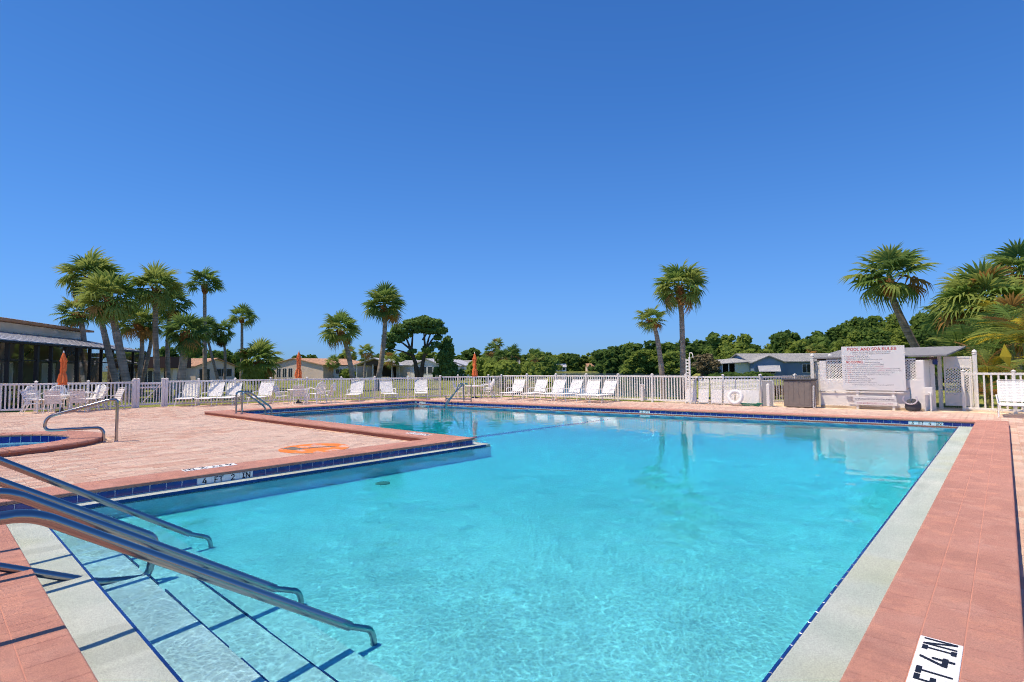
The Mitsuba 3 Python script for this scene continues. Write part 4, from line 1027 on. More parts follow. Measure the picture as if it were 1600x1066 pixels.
for i in range(3): h.window(1.3 + i * .95, 2.15 + i * .95, .9, 1.9, panes=1)
h.window(.2, 1.0, .9, 1.9, side=(-.01, -1))
h = House('low_house', 'low house with a long pale roof between the lilac house and the far umbrella', (-83.14, 75.97), (-74.47, 83.84))
h.body(0, h.L, 0, 8, 2.4, 3.5, 'u', 'm_wall_pale', 'm_roof_pale')
h.window(1.5, 3.0, .9, 1.9, panes=2); h.window(6.5, 8.3, .9, 1.9, panes=2)
h = House('blue_house', 'dark blue mobile home with pale roof, white awning and porch, beyond the lake fence', (-32.4, 78.8), (-17.5, 92.4))
L = h.L
h.body(6.2, L - 6.2, 0, 8.5, 2.55, 3.75, 'u', 'm_wall_blue', 'm_roof_pale')
h.body(5.7, 4.2, -2.2, 2.1, 2.45, 3.3, 'v', 'm_wall_blue', 'm_roof_pale')
h.add('awning', trimesh.convex.convex_hull(np.array([(6.2, -2.25, 2.1), (9.4, -2.25, 2.1), (5.9, -3.4, 1.15), (9.0, -3.4, 1.15), (6.2, -2.3, 2.03), (9.4, -2.3, 2.03), (5.9, -3.4, 1.09), (9.0, -3.4, 1.09)])), 'm_roof_white')
h.window(6.6, 8.8, .8, 1.9, v=-2.2, panes=3)
h.window(13.8, 15.2, .9, 2.2, panes=2); h.window(15.6, 17.0, .9, 2.2, panes=2)
h.add('downpipe', box(10.4, 10.6, -.12, -.01, -.1, 2.5), 'm_trim')
h.add('porch_roof', trimesh.convex.convex_hull(np.array([(-.6, -1.3, 2.1), (5.9, -1.3, 2.5), (-.6, 5, 2.5), (5.9, 5, 3.1), (-.6, -1.3, 2.2), (5.9, -1.3, 2.6), (-.6, 5, 2.6), (5.9, 5, 3.2)])), 'm_roof_pale')
h.add('porch_wall', box(0, 1.6, -.9, -.8, -.2, 2.15), 'm_wall_blue'); h.add('porch_wall', box(3.6, 5.65, -.9, -.8, -.2, 2.4), 'm_wall_mint'); h.add('porch_floor', box(1.6, 3.6, -.9, -.8, -.2, .6), 'm_wall_mint')
h.add('porch_back', box(0, 5.9, 3.5, 3.6, -.2, 2.6), 'm_dim')
for u in (1.6, 2.55, 3.5): h.add('porch_post', box(u, u + .1, -.95, -.85, -.1, 2.4), 'm_trim')
for nm, lab, A, B, wl, rf in (('shore_house', 'tiny white house on the far shore left of the tan one', (-192.68, 244.35), (-186.0, 250.4), 'm_wall_pale', 'm_roof_white'), ('shore_house', 'tiny tan house with lit windows on the far shore', (-176.94, 258.68), (-167.0, 267.7), 'm_wall_beige', 'm_roof_tan'),
                              ('shore_house', 'tiny cream house on the far shore right of the tan one', (-156.27, 263.96), (-147.5, 272.0), 'm_wall_cream', 'm_roof_tan'), ('shore_house', 'tiny pale house on the far shore behind the leaning right palm', (-131.0, 300.0), (-120.0, 310.0), 'm_wall_pale', 'm_roof_white')):
    h = House(nm, lab, A, B); h.body(0, h.L, 0, 9, 2.6, 4.4, 'u', wl, rf)
    for i in range(4): h.window(1.2 + i * h.L * .22, 2.6 + i * h.L * .22, .8, 2.2)

# clubhouse with its long screened porch at the left
h = House('clubhouse', 'beige clubhouse with brown tile roof and long dark screened porch at the left', (-34.6, -1.75), (-50.48, 8.2), 'clubhouse')
L = h.L
h.add('wall', box(0, L, 0, 14, -.2, 4.62), 'm_wall_clubhouse'); h.add('porch_wall', box(.02, L - .02, -.012, -.002, -.04, 3.9), 'm_porch_shade')  # thin dark sheet over the beige wall paints the porch shade
h.add('roof', trimesh.convex.convex_hull(np.array([(-.5, -.5, 4.66), (L + .5, -.5, 4.66), (-.5, 14.5, 4.66), (L + .5, 14.5, 4.66), (-.5, -.5, 4.80), (L + .5, -.5, 4.80), (-.5, 14.5, 4.80), (L + .5, 14.5, 4.80), (4, 7, 6.0), (L - 6, 7, 6.0)])), 'm_roof_tan')
h.add('porch_roof', trimesh.convex.convex_hull(np.array([(-.4, -4.05, 3.20), (L + .2, -4.05, 3.20), (-.4, -.01, 4.0), (L + .2, -.01, 4.0), (-.4, -4.05, 3.26), (L + .2, -4.05, 3.26), (-.4, -.01, 4.07), (L + .2, -.01, 4.07)])), 'm_screenroof')
for i in range(15): h.add('roof_seam', bar((.3 + i * L / 15, -4.05, 3.27), (.3 + i * L / 15, -.05, 4.075), .04, .03), 'm_roof_grey')
h.add('gutter', box(-.4, L + .2, -4.14, -4.06, 3.10, 3.20), 'm_bronze')
for u0, u1 in ((1.0, 2.4), (3.4, 4.6), (8.0, 9.2), (9.5, 10.4), (13.4, 15.0), (16.2, 17.4)): h.window(u0, u1, .1, 2.3, v=-.012, panes=2 if u1 - u0 > 1.3 else 1, frame='m_white', pane='m_pane_skylit')
us = [0, 1.35, 2.3, 3.4, 4.7, 6.0, 7.4, 8.8, 10.3, 11.8, 13.4, 15.0, 16.8, L]
for i, u in enumerate(us): h.add('porch_post', box(u - (.09 if i % 3 == 1 else .05), u + (.09 if i % 3 == 1 else .05), -4.02, -3.86, -.2, 3.14), 'm_bronze')
h.add('mid_rail', cat_([box(0, L, -3.98, -3.90, .85, .93), box(0, L, -3.98, -3.90, 2.28, 2.34), box(0, L, -3.98, -3.90, -.05, .1)]), 'm_bronze')
for i in range(4): h.add('brace', bar((us[3 * i + 1], -3.94, 3.05), (us[3 * i + 2] + .3, -2.4, 2.4), .05, .06), 'm_bronze')
for i in range(len(us) - 1): h.add('glass_panel', trimesh.Trimesh([(us[i] + .06, -3.94, 0), (us[i + 1] - .06, -3.94, 0), (us[i + 1] - .06, -3.94, 3.1), (us[i] + .06, -3.94, 3.1)], [[0, 1, 2], [0, 2, 3]], process=False), 'm_glass')
h.add('end_screen', box(L - .01, L, -3.86, -.02, .0, 3.1), 'm_screen')
h.add('porch_floor', box(-.4, L + .2, -4.1, -.01, -.2, -.04), 'm_grey')
h = House('screen_cage', 'dark flat topped screen cage right of the clubhouse, behind the palm trunks', (-48.4, 9.4), (-51.6, 12.1), 'porch')
h.add('roof', box(-.5, h.L + .3, -.3, 4, 2.85, 3.05), 'm_bronze'); h.add('back_wall', box(0, h.L, 3, 3.1, -.2, 2.8), 'm_dim')
for u in np.linspace(0, h.L - .1, 4): h.add('post', box(u, u + .1, -.05, .05, -.2, 2.85), 'm_bronze')
h.add('screen_panel', box(0, h.L, .0, .01, 0, 2.8), 'm_screen')
h = House('pavilion', 'cream pavilion with a deep dark brown roof band behind the palm trunks', (-60.0, 13.1), (-57.2, 15.7), 'pavilion')
h.add('wall', box(.3, h.L, .6, 2.4, -.2, 2.0), 'm_wall_cream'); h.add('roof', box(-1.2, h.L + .4, -.4, 2.8, 2.02, 3.05), 'm_roof_dark')
h.window(1.0, 2.0, -.1, 1.8, v=.6, panes=2); h.window(2.5, 3.0, .1, 1.7, v=.6, pane='m_trim')
for u in (.1, 3.5): h.add('post', box(u, u + .15, -.2, -.05, -.2, 2.0), 'm_bronze')

# ------------------------------------------------------------------ palms
def frond_mesh(R, seed, droop=.25, n=22, wide=.075):
    """one fan leaf: petiole along +x, a pleated fan at its end whose tips split and hang"""
    r = np.random.default_rng(seed)
    V, F = [], []
    pet = .50 * R
    P = [(pet * t, 0, .05 * R * math.sin(t * 2.2)) for t in np.linspace(0, 1, 4)]
    for i, (x, y, z) in enumerate(P):
        w = .020 * (1 - .4 * i / 3); V += [(x, -w, z), (x, w, z)]
    for i in range(3): F += [[2 * i, 2 * i + 1, 2 * i + 3], [2 * i, 2 * i + 3, 2 * i + 2]]
    hx, hz = P[-1][0], P[-1][2]
    for i in range(n):
        a = math.radians(-122 + 244 * i / (n - 1) + r.normal(0, 2.2))
        k = abs(a) / 2.13
        L = R * .58 * (1 - .20 * k * k) * r.uniform(.88, 1.06)
        d = np.array([math.cos(a), math.sin(a), 0]); s = np.array([-d[1], d[0], 0])
        up = .34 * k + r.normal(0, .035)
        dr_ = droop * r.uniform(.7, 1.5); tw = (-1) ** i * .42 + r.normal(0, .12)
        s = s * math.cos(tw) + np.array([0, 0, 1]) * math.sin(tw)
        b = len(V)
        for t, w in ((.03, wide * .22), (.42, wide * .95), (.72, wide * .62), (1.0, .0)):
            hang = dr_ * L * (t * t * .55 + 1.6 * max(0, t - .62) ** 1.5)
            c = np.array([hx, 0, hz]) + d * L * (t - .25 * dr_ * max(0, t - .5)) + np.array([0, 0, 1]) * (up * L * t * (1 - t * .5) - hang)
            if w > 0: V += [tuple(c - s * w / 2), tuple(c + s * w / 2)]
            else: V.append(tuple(c))
        F += [[b, b + 1, b + 3], [b, b + 3, b + 2], [b + 2, b + 3, b + 5], [b + 2, b + 5, b + 4], [b + 4, b + 5, b + 6]]
    return trimesh.Trimesh(V, F, process=False)
FR_UNIT = [frond_mesh(1.0, s, droop=dp) for s, dp in ((1, .25), (2, .40), (3, .65), (4, .35), (5, .95))]
FR = {}
def frond_shape(i, bsdf):
    if (i, bsdf) not in FR: FR[(i, bsdf)] = mikit.ply(FR_UNIT[i], bsdf)
    return FR[(i, bsdf)]
def trunk_pts(b, mid, c, n=16, z0=-.2):
    b = np.array([*b, z0]); m = np.array(mid, float); c = np.array(c, float)
    tm = .5
    ctrl = 2 * m - .5 * b - .5 * c
    return np.array([(1 - t) ** 2 * b + 2 * t * (1 - t) * ctrl + t * t * c for t in np.linspace(0, 1, n)])
def palm(label, b, mid, c, R, r0=.17, n=44, seed=0, parts=True, dry=.06, boot=1.0, tone=('m_frond_a', 'm_frond_b', 'm_frond_c'), cat='palm tree', name='palm_tree', low=-.75, group=None, skirt=0.0):
    r = np.random.default_rng(seed + 100)
    k = thing(name, label, cat, group)
    c = np.array(c, float); R *= .90; r0 *= .86
    top = c + np.array([0, 0, -.22 * R])
    P = trunk_pts(b, mid, top, 22)
    rr = r0 * (1.25 - .45 * np.linspace(0, 1, 22) ** .6); rr[0] *= 1.25
    rr = rr * (1 + r.normal(0, .03, 22))
    part(k, 'trunk', mikit.ply(tube(P, rr, 12), 'm_palm_trunk', smooth=60))
    if boot > 0:
        ax = P[-1] - P[-4]; ax /= np.linalg.norm(ax)
        Lb = .55 * boot * min(R, 1.9); q0 = P[-1] - ax * Lb * .8
        B = np.array([q0 + ax * Lb * t for t in np.linspace(0, 1, 6)])
        bm = [tube(B, r0 * np.array([.95, 1.35, 1.6, 1.6, 1.35, .9]), 12)]
        for j in range(26):
            a = j * 2.4; t = r.uniform(.1, .9); o = q0 + ax * Lb * t
            rd = np.array([math.cos(a), math.sin(a), .0]); 
            bm.append(tube([o + rd * r0 * .9, o + rd * r0 * 1.75 + ax * .22], [.04, .025], 5))
        part(k, 'boot', mikit.ply(cat_(bm), 'm_boot', smooth=45))
    ms = []
    n = int(n * .72)
    for i in range(n):
        a = i * 2.39996 + r.normal(0, .25)
        u = (i + .5) / n
        el = math.asin(max(-1, min(1, 1 - u * (1 - low)))) * .95 + r.normal(0, .08)
        el = min(el, 1.45)
        dirv = np.array([math.cos(a) * math.cos(el), math.sin(a) * math.cos(el), math.sin(el)])
        up = np.array([0, 0, 1.0]) if abs(dirv[2]) < .97 else np.array([math.cos(a), math.sin(a), 0]) * -1
        s = np.cross(up, dirv); s /= np.linalg.norm(s); zz = np.cross(dirv, s)
        roll = r.normal(0, .35); s2 = s * math.cos(roll) + zz * math.sin(roll); z2 = np.cross(dirv, s2)
        sc = R * r.uniform(.85, 1.08) * (1.0 if el > -.2 else .88)
        m = np.eye(4); m[:3, 0], m[:3, 1], m[:3, 2] = dirv * sc, s2 * sc, z2 * sc; m[:3, 3] = top + np.array([0, 0, .1 * R]) * (el / 1.5) + dirv * .08
        kind = int(r.integers(0, 2)) if el > .3 else (int(r.integers(1, 4)) if el > -.3 else (2 if r.random() < .5 else 4))
        bs = tone[int(r.integers(0, len(tone)))] if r.random() > dry * (2 if el < -.3 else .3) else 'm_frond_dry'
        if parts: part(k, 'frond', frond_shape(kind, bs), to_world=mat(m))
        else:
            q = FR_UNIT[kind].copy(); q.apply_transform(m); ms.append((bs, q))
    for bs in sorted({b_ for b_, _ in ms}): part(k, 'crown', mikit.ply(cat_([q for b_, q in ms if b_ == bs]), bs))
    if skirt:
        sm = []
        for i in range(16):
            a = i * 2.4; dirv = np.array([math.cos(a) * .35, math.sin(a) * .35, -.93]); s = np.cross([0, 0, 1], dirv); s /= np.linalg.norm(s)
            m = np.eye(4); m[:3, 0], m[:3, 1], m[:3, 2] = dirv * R * skirt, s * R * skirt, np.cross(dirv, s) * R * skirt; m[:3, 3] = top
            q = FR_UNIT[4].copy(); q.apply_transform(m); sm.append(q)
        part(k, 'dead_fronds', mikit.ply(cat_(sm), 'm_frond_dead'), stuff=True)
    return k
G3 = ('m_frond_a', 'm_frond_b', 'm_frond_c')
GY = ('m_frond_a', 'm_frond_b', 'm_frond_b')
GD = ('m_frond_a', 'm_frond_c', 'm_frond_c')
palm('tallest palm of the left clump, its crown rising behind the thick trunked one', (-39.92, 8.35), (-40.67, 7.46, 4.73), (-41.02, 6.94, 7.54), 1.95, .19, 52, 1, dry=.14)
palm('thick trunked palm with a brown boot in front of the left clump', (-37.01, 8.28), (-37.58, 7.62, 3.8), (-37.77, 7.3, 6.0), 1.95, .24, 56, 2, tone=GY, low=-.85)
palm('leftmost lower palm of the clump, just above the clubhouse roof end', (-47.76, 7.98), (-47.8, 7.77, 4.31), (-48.14, 7.36, 5.8), 1.45, .20, 40, 3, dry=.2)
palm('upright palm with pale trunk in the middle of the left clump', (-38.16, 9.95), (-38.24, 9.72, 3.93), (-38.07, 9.67, 6.81), 1.75, .19, 54, 4, tone=GY)
palm('lower palm with a yellowed crown left of the upright pale trunk', (-42.76, 9.82), (-42.42, 10.03, 3.29), (-42.63, 9.71, 5.0), 1.5, .16, 42, 5, dry=.3)
palm('palm half hidden behind the right side of the upright palm', (-43.37, 11.97), (-43.42, 11.78, 3.83), (-43.05, 11.93, 6.52), 1.5, .17, 44, 6, tone=GD, low=-.9)
palm('tall thin palm standing alone right of the left clump', (-48.1, 15.79), (-48.03, 15.66, 4.68), (-47.86, 15.52, 8.84), 1.70, .18, 36, 7, boot=1.0, low=-.4, tone=GD)
palm('low dark palm with a broad drooping crown in front of the tall thin one', (-36.1, 10.46), (-35.87, 10.61, 2.71), (-35.71, 10.67, 4.04), 1.55, .25, 50, 8, tone=GD, low=-.9)
palm('short dark palm with brown dead fronds, left of the small slim palm', (-49.16, 17.53), (-49.01, 17.61, 2.63), (-49.12, 17.35, 4.97), 1.3, .13, 34, 9, skirt=.9, tone=GD)
palm('small slim palm with a round crown right of the left clump', (-52.21, 20.17), (-52.08, 20.14, 3.9), (-51.98, 20.05, 6.61), 1.55, .15, 36, 10, low=-.5, boot=.6)
palm('short bushy palm with fronds near the ground, left of the tan house', (-45.61, 19.41), (-45.78, 19.27, 1.53), (-45.88, 19.09, 2.61), 2.25, .32, 64, 11, tone=GY, low=-.95)
palm('curved slim palm inside the left clump, leaning to the right', (-43.85, 10.18), (-43.21, 10.67, 3.12), (-43.05, 10.7, 4.82), 1.2, .15, 30, 12, low=-.8)
palm('slim palm leaning over to the left behind the low dark palm', (-48.17, 17.08), (-48.73, 16.51, 2.62), (-49.02, 16.07, 5.17), 1.45, .13, 36, 13, tone=GD)
palm('palm with an orange brown boot leaning left, in front of the carport roof', (-39.13, 23.96), (-39.5, 23.52, 3.15), (-39.89, 23.04, 5.03), 2.0, .22, 46, 14, tone=GY, boot=1.5, low=-.7)
palm('tall middle palm with a gently curved trunk, right of the orange booted one', (-39.54, 26.29), (-38.96, 26.65, 4.18), (-38.84, 26.54, 7.28), 2.25, .24, 46, 15, boot=1.2, low=-.55)
palm('short leaning palm left of the tall straight palm by the lake', (-14.0, 27.88), (-14.18, 27.62, 3.0), (-14.42, 27.3, 4.36), 1.02, .155, 36, 16, tone=GY, boot=1.2, low=-.5)
palm('tall straight palm by the lake behind the shower post', (-13.24, 28.57), (-13.16, 28.5, 3.5), (-13.16, 28.3, 6.28), 1.72, .17, 56, 17, boot=1.3, tone=GY, low=-.75)
palm('big palm with a long slanting trunk above the rules sign', (-3.65, 50.84), (-5.62, 48.80, 5.41), (-6.1, 48.11, 8.58), 3.25, .30, 40, 18, boot=1.4, low=-.55)
palm('huge bushy palm filling the right edge behind the fence', (-.8, 48.02), (-.92, 47.74, 3.8), (-1.08, 47.43, 6.2), 3.5, .3, 70, 19, tone=GY, low=-.95, dry=.15)
palm('tall palm behind the bushy one at the right edge', (1.04, 55.11), (1.11, 54.93, 4.97), (1.09, 54.63, 8.7), 3.2, .3, 46, 20, dry=.3, low=-.7)
palm('palm behind the end of the slanting trunk, left of the bushy palm', (-2.2, 54.19), (-2.3, 53.97, 3.4), (-2.35, 53.75, 5.6), 2.8, .28, 46, 21, tone=GD, low=-.9)
palm('palm in front of the right edge thicket with yellow fronds', (.55, 43.83), (.51, 43.67, 3.0), (.47, 43.5, 4.4), 2.4, .26, 46, 22, tone=('m_frond_b', 'm_frond_b', 'm_frond_yellow'), low=-.95, dry=.3)
for i, (nm, b, m_, c, R, lab) in enumerate([
    ('n', (-65.71, 41.73), (-65.63, 41.77, 2.28), (-65.42, 41.83, 4.23), 1.4, 'small slim palm between the two middle palms'), ('o', (-71.43, 43.3), (-71.54, 43.16, 2.34), (-71.54, 43.03, 4.23), 1.3, 'small palm behind the orange booted palm'),
    ('p', (-66.88, 47.45), (-67.03, 47.33, 1.36), (-67.03, 47.2, 3.25), 1.6, 'small palm with a low crown left of the pine'), ('z1', (-49.02, 50.16), (-49.05, 50.07, 2.55), (-49.04, 49.96, 4.2), 1.25, 'leftmost palm of the small group right of the far umbrella'),
    ('z2', (-51.93, 54.28), (-51.94, 54.17, 3.05), (-51.92, 54.04, 5.18), 1.1, 'tallest palm of the small group right of the far umbrella'), ('z3', (-43.7, 48.23), (-43.74, 48.16, 2.08), (-43.74, 48.07, 3.46), 1.5, 'broad palm in the middle of the small group by the lake'),
    ('z4', (-41.77, 49.99), (-41.63, 50.08, 2.06), (-41.59, 50.04, 3.14), 1.35, 'rightmost palm of the small group by the lake, with dead fronds'), ('z5', (-42.44, 45.31), (-42.53, 45.2, 2.06), (-42.55, 45.12, 3.09), 1.3, 'low palm in front of the small group by the lake'),
    ('z6', (-82.72, 46.56), (-82.71, 46.56, 1.92), (-82.67, 46.52, 2.98), 1.6, 'low palm behind the tan roof'), ('z8', (-24.38, 106.44), (-24.41, 106.32, 2.53), (-24.41, 106.17, 4.78), 1.9, 'small palm above the blue house roof')]):
    palm(lab, b, m_, c, R, .14, 34, 40 + i, parts=False, boot=0, dry=.25, skirt=.8 if nm in ('z2', 'z3', 'z4', 'z5') else 0, low=-.8, tone=GD if nm in ('z3', 'z5', 'z1') else GY)

# yellow feather palms and low plants at the right edge
def feather_kit(seed, L=1.0):
    r = np.random.default_rng(seed); V, F = [], []
    S = [(L * t, 0, .55 * L * t - .75 * L * t * t) for t in np.linspace(0, 1, 12)]
    for i in range(1, 12):
        c = np.array(S[i])
        for s in (-1, 1):
            for q in range(2):
                o = c - (c - np.array(S[i - 1])) * q / 2
                l = .34 * L * math.sin(min(1, (i + .5) / 12 + .08) * math.pi) ** .6 * r.uniform(.85, 1.1) + .03
                tip = o + np.array([.45 * l, s * .8 * l, -.25 * l + r.normal(0, .03)])
                w = np.array([.010, -s * .004, .005])
                b = len(V); V += [tuple(o - w), tuple(o + w), tuple(tip)]; F.append([b, b + 1, b + 2])
    return cat_([trimesh.Trimesh(V, F, process=False), tube(S, np.linspace(.012, .004, 12), 5)])
FEA = [feather_kit(s) for s in range(4)]
FEAS = {}
def feather_plant(label, x, y, z, n, L, seed, tones, name='feather_palm', stem=1.2, cat='palm'):
    r = np.random.default_rng(seed); k = thing(name, label, cat)
    st = [tube([(x + r.normal(0, .12), y + r.normal(0, .12), -.2), (x + r.normal(0, .2), y + r.normal(0, .2), stem)], [.06, .045], 7) for _ in range(4)]
    part(k, 'stems', mikit.ply(cat_(st), 'm_petiole', smooth=50))
    for i in range(n):
        a = i * 2.4 + r.normal(0, .3); el = r.uniform(-.1, 1.1); s = L * r.uniform(.75, 1.15)
        d = np.array([math.cos(a) * math.cos(el), math.sin(a) * math.cos(el), math.sin(el)]); sd_ = np.array([-math.sin(a), math.cos(a), 0])
        m = np.eye(4); m[:3, 0], m[:3, 1], m[:3, 2] = d * s, sd_ * s, np.cross(d, sd_) * s; m[:3, 3] = (x + r.normal(0, .15), y + r.normal(0, .15), z + r.normal(0, .15))
        q = (int(r.integers(0, 4)), tones[int(r.integers(0, len(tones)))])
        if q not in FEAS: FEAS[q] = mikit.ply(FEA[q[0]], q[1])
        part(k, 'frond', FEAS[q], to_world=mat(m))
YT = ('m_frond_yellow', 'm_frond_b', 'm_frond_b', 'm_frond_dry')
feather_plant('yellow green feather palm behind the right fence, left of the lounger', -.55, 31.0, 1.3, 22, 1.7, 1, YT)
feather_plant('feather palm with orange fronds above the right edge lounger', .75, 34.0, 2.7, 24, 2.2, 2, ('m_frond_yellow', 'm_frond_dry', 'm_frond_b'), stem=2.6)
feather_plant('dense green feather palm at the far right edge', 1.9, 31.0, 1.5, 24, 1.9, 3, ('m_frond_b', 'm_frond_a', 'm_frond_yellow'))
feather_plant('feather palm half hidden behind the tall ball topped post', -1.7, 37.5, 2.3, 22, 2.3, 4, ('m_frond_b', 'm_frond_a', 'm_frond_c'), stem=2.2)
feather_plant('tall green feather palm in the middle of the right thicket', .3, 38.5, 2.9, 24, 2.5, 5, ('m_frond_b', 'm_frond_a', 'm_frond_a'), stem=2.8)
feather_plant('low leafy feather palm behind the right fence pickets', .5, 29.3, .6, 18, 1.1, 6, ('m_frond_c', 'm_frond_a', 'm_frond_dry'), stem=.4)
feather_plant('low dark feather palm behind the first panel of the right fence', -.6, 29.0, .45, 16, 1.0, 7, ('m_frond_c', 'm_frond_dry', 'm_frond_a'), stem=.3)
k = thing('leaf_plant', 'single big folded yellow leaf behind the ball topped post', 'plant')
lf = trimesh.Trimesh([(0, 0, 0), (-.30, .05, .42), (-.14, 0, .95), (.10, .06, .46), (.02, -.12, .40)], [[0, 4, 1], [1, 4, 2], [0, 3, 4], [4, 3, 2]], process=False)
part(k, 'leaf', mikit.ply(lf, 'm_frond_yellow'), to_world=mat(place(.15, 29.8, 1.55, .3)))
part(k, 'stem', mikit.ply(tube([(.15, 29.85, -.2), (.15, 29.8, 1.56)], .02, 6), 'm_petiole', smooth=50))

# ------------------------------------------------------------------ broad-leaved trees, pine, shrubs
def leaf_cloud(blobs, n, size, seed, flat=.0):
    """n small bent leaf clumps on and in the blobs (x, y, z, rx, ry, rz)"""
    r = np.random.default_rng(seed); B = np.array(blobs, float)
    wgt = B[:, 3] * B[:, 4] + B[:, 3] * B[:, 5]; wgt /= wgt.sum()
    w = r.choice(len(B), n, p=wgt)
    d = r.normal(size=(n, 3)); d /= np.linalg.norm(d, axis=1, keepdims=True)
    rad = r.uniform(.62, 1.08, n) ** .7
    rad *= .82 + .36 * meshkit.noise(np.column_stack([d * 2.3, w * 7.1])[:, :3] + w[:, None] * 3.7, seed)
    c = B[w, :3] + d * rad[:, None] * B[w, 3:]
    nn = d * .6 + r.normal(size=(n, 3)) * .7 + [0, 0, .35]; nn /= np.linalg.norm(nn, axis=1, keepdims=True)
    t = np.cross(nn, r.normal(size=(n, 3))); t /= np.linalg.norm(t, axis=1, keepdims=True); b = np.cross(nn, t)
    s = size * r.uniform(.55, 1.35, n)[:, None]
    k = 5; V = np.zeros((n, k + 1, 3)); V[:, 0] = c + nn * s * .18
    for j in range(k):
        a = 2 * np.pi * j / k + r.uniform(-.4, .4, n); q = r.uniform(.55, 1.15, n)
        V[:, j + 1] = c + s * ((np.cos(a) * q)[:, None] * t + (np.sin(a) * q)[:, None] * b * .75)
    F = np.array([[0, j + 1, (j + 1) % k + 1] for j in range(k)])
    return trimesh.Trimesh(V.reshape(-1, 3), (F[None] + (k + 1) * np.arange(n)[:, None, None]).reshape(-1, 3), process=False)
def broad_unit(seed, n=1500, size=.085):
    """a tree one metre high: (crown, trunk)"""
    r = np.random.default_rng(seed); bl = []
    for i in range(24):
        a = r.uniform(0, 6.28); q = r.uniform(.05, .46); z = r.uniform(.14, .92); s = r.uniform(.07, .17)
        bl.append((q * math.cos(a) * (1.25 - z * .75), q * math.sin(a) * (1.25 - z * .75), z, s, s, s * .8))
    bl += [(0, 0, .60, .22, .22, .22), (.08, -.05, .38, .22, .22, .18)]
    bl += [(r.uniform(-.42, .42), r.uniform(-.42, .42), r.uniform(.03, .16), .15, .15, .11) for _ in range(9)]
    crown = leaf_cloud(bl, n, size, seed)
    tr = [tube([(0, 0, -.03), (.01, 0, .2), (.0, .02, .45)], [.035, .026, .018], 7)]
    for b in bl[:6]: tr.append(tube([(0, .01, .30 + .1 * r.random()), (b[0] * .5, b[1] * .5, b[2] * .8), (b[0], b[1], b[2])], [.018, .012, .005], 5))
    return crown, cat_(tr)
BU = [broad_unit(s, 2000, .07) for s in range(8)]
BN = [broad_unit(s + 20, 5200, .042) for s in range(6)]
BS = {}
def tree(label, x, y, H, W, seed, leaf, near=False, zb=-.15, name='broadleaf_tree', group=None):
    U = BN if near else BU; i = seed % len(U)
    k = thing(name, label, 'tree', group)
    for nm, j, bs in (('crown', 0, leaf), ('trunk', 1, 'm_bark')):
        if (near, i, nm, bs) not in BS: BS[(near, i, nm, bs)] = mikit.ply(U[i][j], bs, smooth=60 if j else False)
        m = rotz(seed * 1.7); m = np.diag([W, W, H, 1]) @ m; m[:3, 3] = (x, y, zb); part(k, nm, BS[(near, i, nm, bs)], to_world=mat(m))
RIGHT = np.array([.739, .673])
def polar(t, d): return tuple(np.array([-.673, .739]) * d + RIGHT * d * t)   # d metres ahead, t = tangent to the right
def ring_tree(label, t, d, H, W, seed, leaf, near=False, zb=-.15, name='broadleaf_tree', group=None):
    x, y = polar(t, d); tree(label, x, y, H, W, seed, leaf, near, zb, name, group)
ORD = ['leftmost', 'second from left', 'third from left', 'fourth from left', 'fifth from left', 'sixth from left', 'seventh from left', 'eighth from left', 'ninth from left', 'tenth from left', 'eleventh from left', 'rightmost']
def ordered(rows, pre, post):
    """a label for each row (t, d, ...) by its place from the left"""
    rank = {id(r): i for i, r in enumerate(sorted(rows, key=lambda r: r[0]))}
    return [f'{pre}, {ORD[rank[id(r)]] if rank[id(r)] < len(rows) - 1 else "rightmost"} {post}' for r in rows]
LA, LB, LC = 'm_leaf_a', 'm_leaf_b', 'm_leaf_c'
g1 = 'trees behind the gable house'
ROWS = [(-.70, 95, 5.4, 6, LC), (-.635, 92, 6.3, 7, LC), (-.585, 97, 6.6, 8, LA), (-.545, 92, 5.8, 6.5, LC), (-.505, 96, 5.0, 6, LA)]
for i, ((t, d, H, W, lf), lab) in enumerate(zip(ROWS, ordered(ROWS, 'dark broadleaf tree', 'of those seen between palm trunks'))):
    ring_tree(lab, t, d, H, W, i, lf, group=g1)
g2 = 'low trees behind the row of houses'
ROWS = [(-.43, 130, 4.9, 8, LA), (-.385, 135, 5.3, 8, LC), (-.345, 130, 5.0, 8, LA), (-.305, 128, 5.6, 8, LB), (-.27, 135, 5.0, 8, LA), (-.235, 130, 5.4, 9, LC), (-.20, 125, 5.8, 9, LA), (-.155, 122, 6.0, 9, LB), (-.115, 120, 6.0, 8, LA), (-.075, 125, 6.2, 9, LC), (-.035, 130, 6.4, 9, LA)]
for i, ((t, d, H, W, lf), lab) in enumerate(zip(ROWS, ordered(ROWS, 'low green tree', 'of those just showing over the roofs'))):
    ring_tree(lab, t, d, H, W, 7 + i, lf, group=g2)
g3 = 'trees of the far shore'
r3 = np.random.default_rng(5)
for i in range(26):
    t = -.075 + i * .0168 + r3.normal(0, .003); d = 318 + r3.uniform(-12, 22)
    ring_tree('green broadleaf tree in the distant band along the far lake shore', t, d, r3.uniform(10.5, 14.5), r3.uniform(11, 17), i, (LA, LB, LC, LA)[i % 4], zb=-.6, group=g3)
g4 = 'trees of the right lake bank'
ROWS = [(.19, 260, 14, 18, LC), (.225, 245, 13.5, 16, LA), (.262, 235, 14, 17, LC), (.295, 225, 13.2, 15, LA), (.325, 215, 13.5, 16, LC), (.245, 205, 8.5, 14, LB), (.30, 195, 8.8, 13, LB)]
for i, ((t, d, H, W, lf), lab) in enumerate(zip(ROWS, ordered(ROWS, 'big green tree', 'on the right lake bank by the leaning palm'))):
    ring_tree(lab, t, d, H, W, 3 + i, lf, zb=-.4, group=g4)
g5 = 'trees behind the blue house'
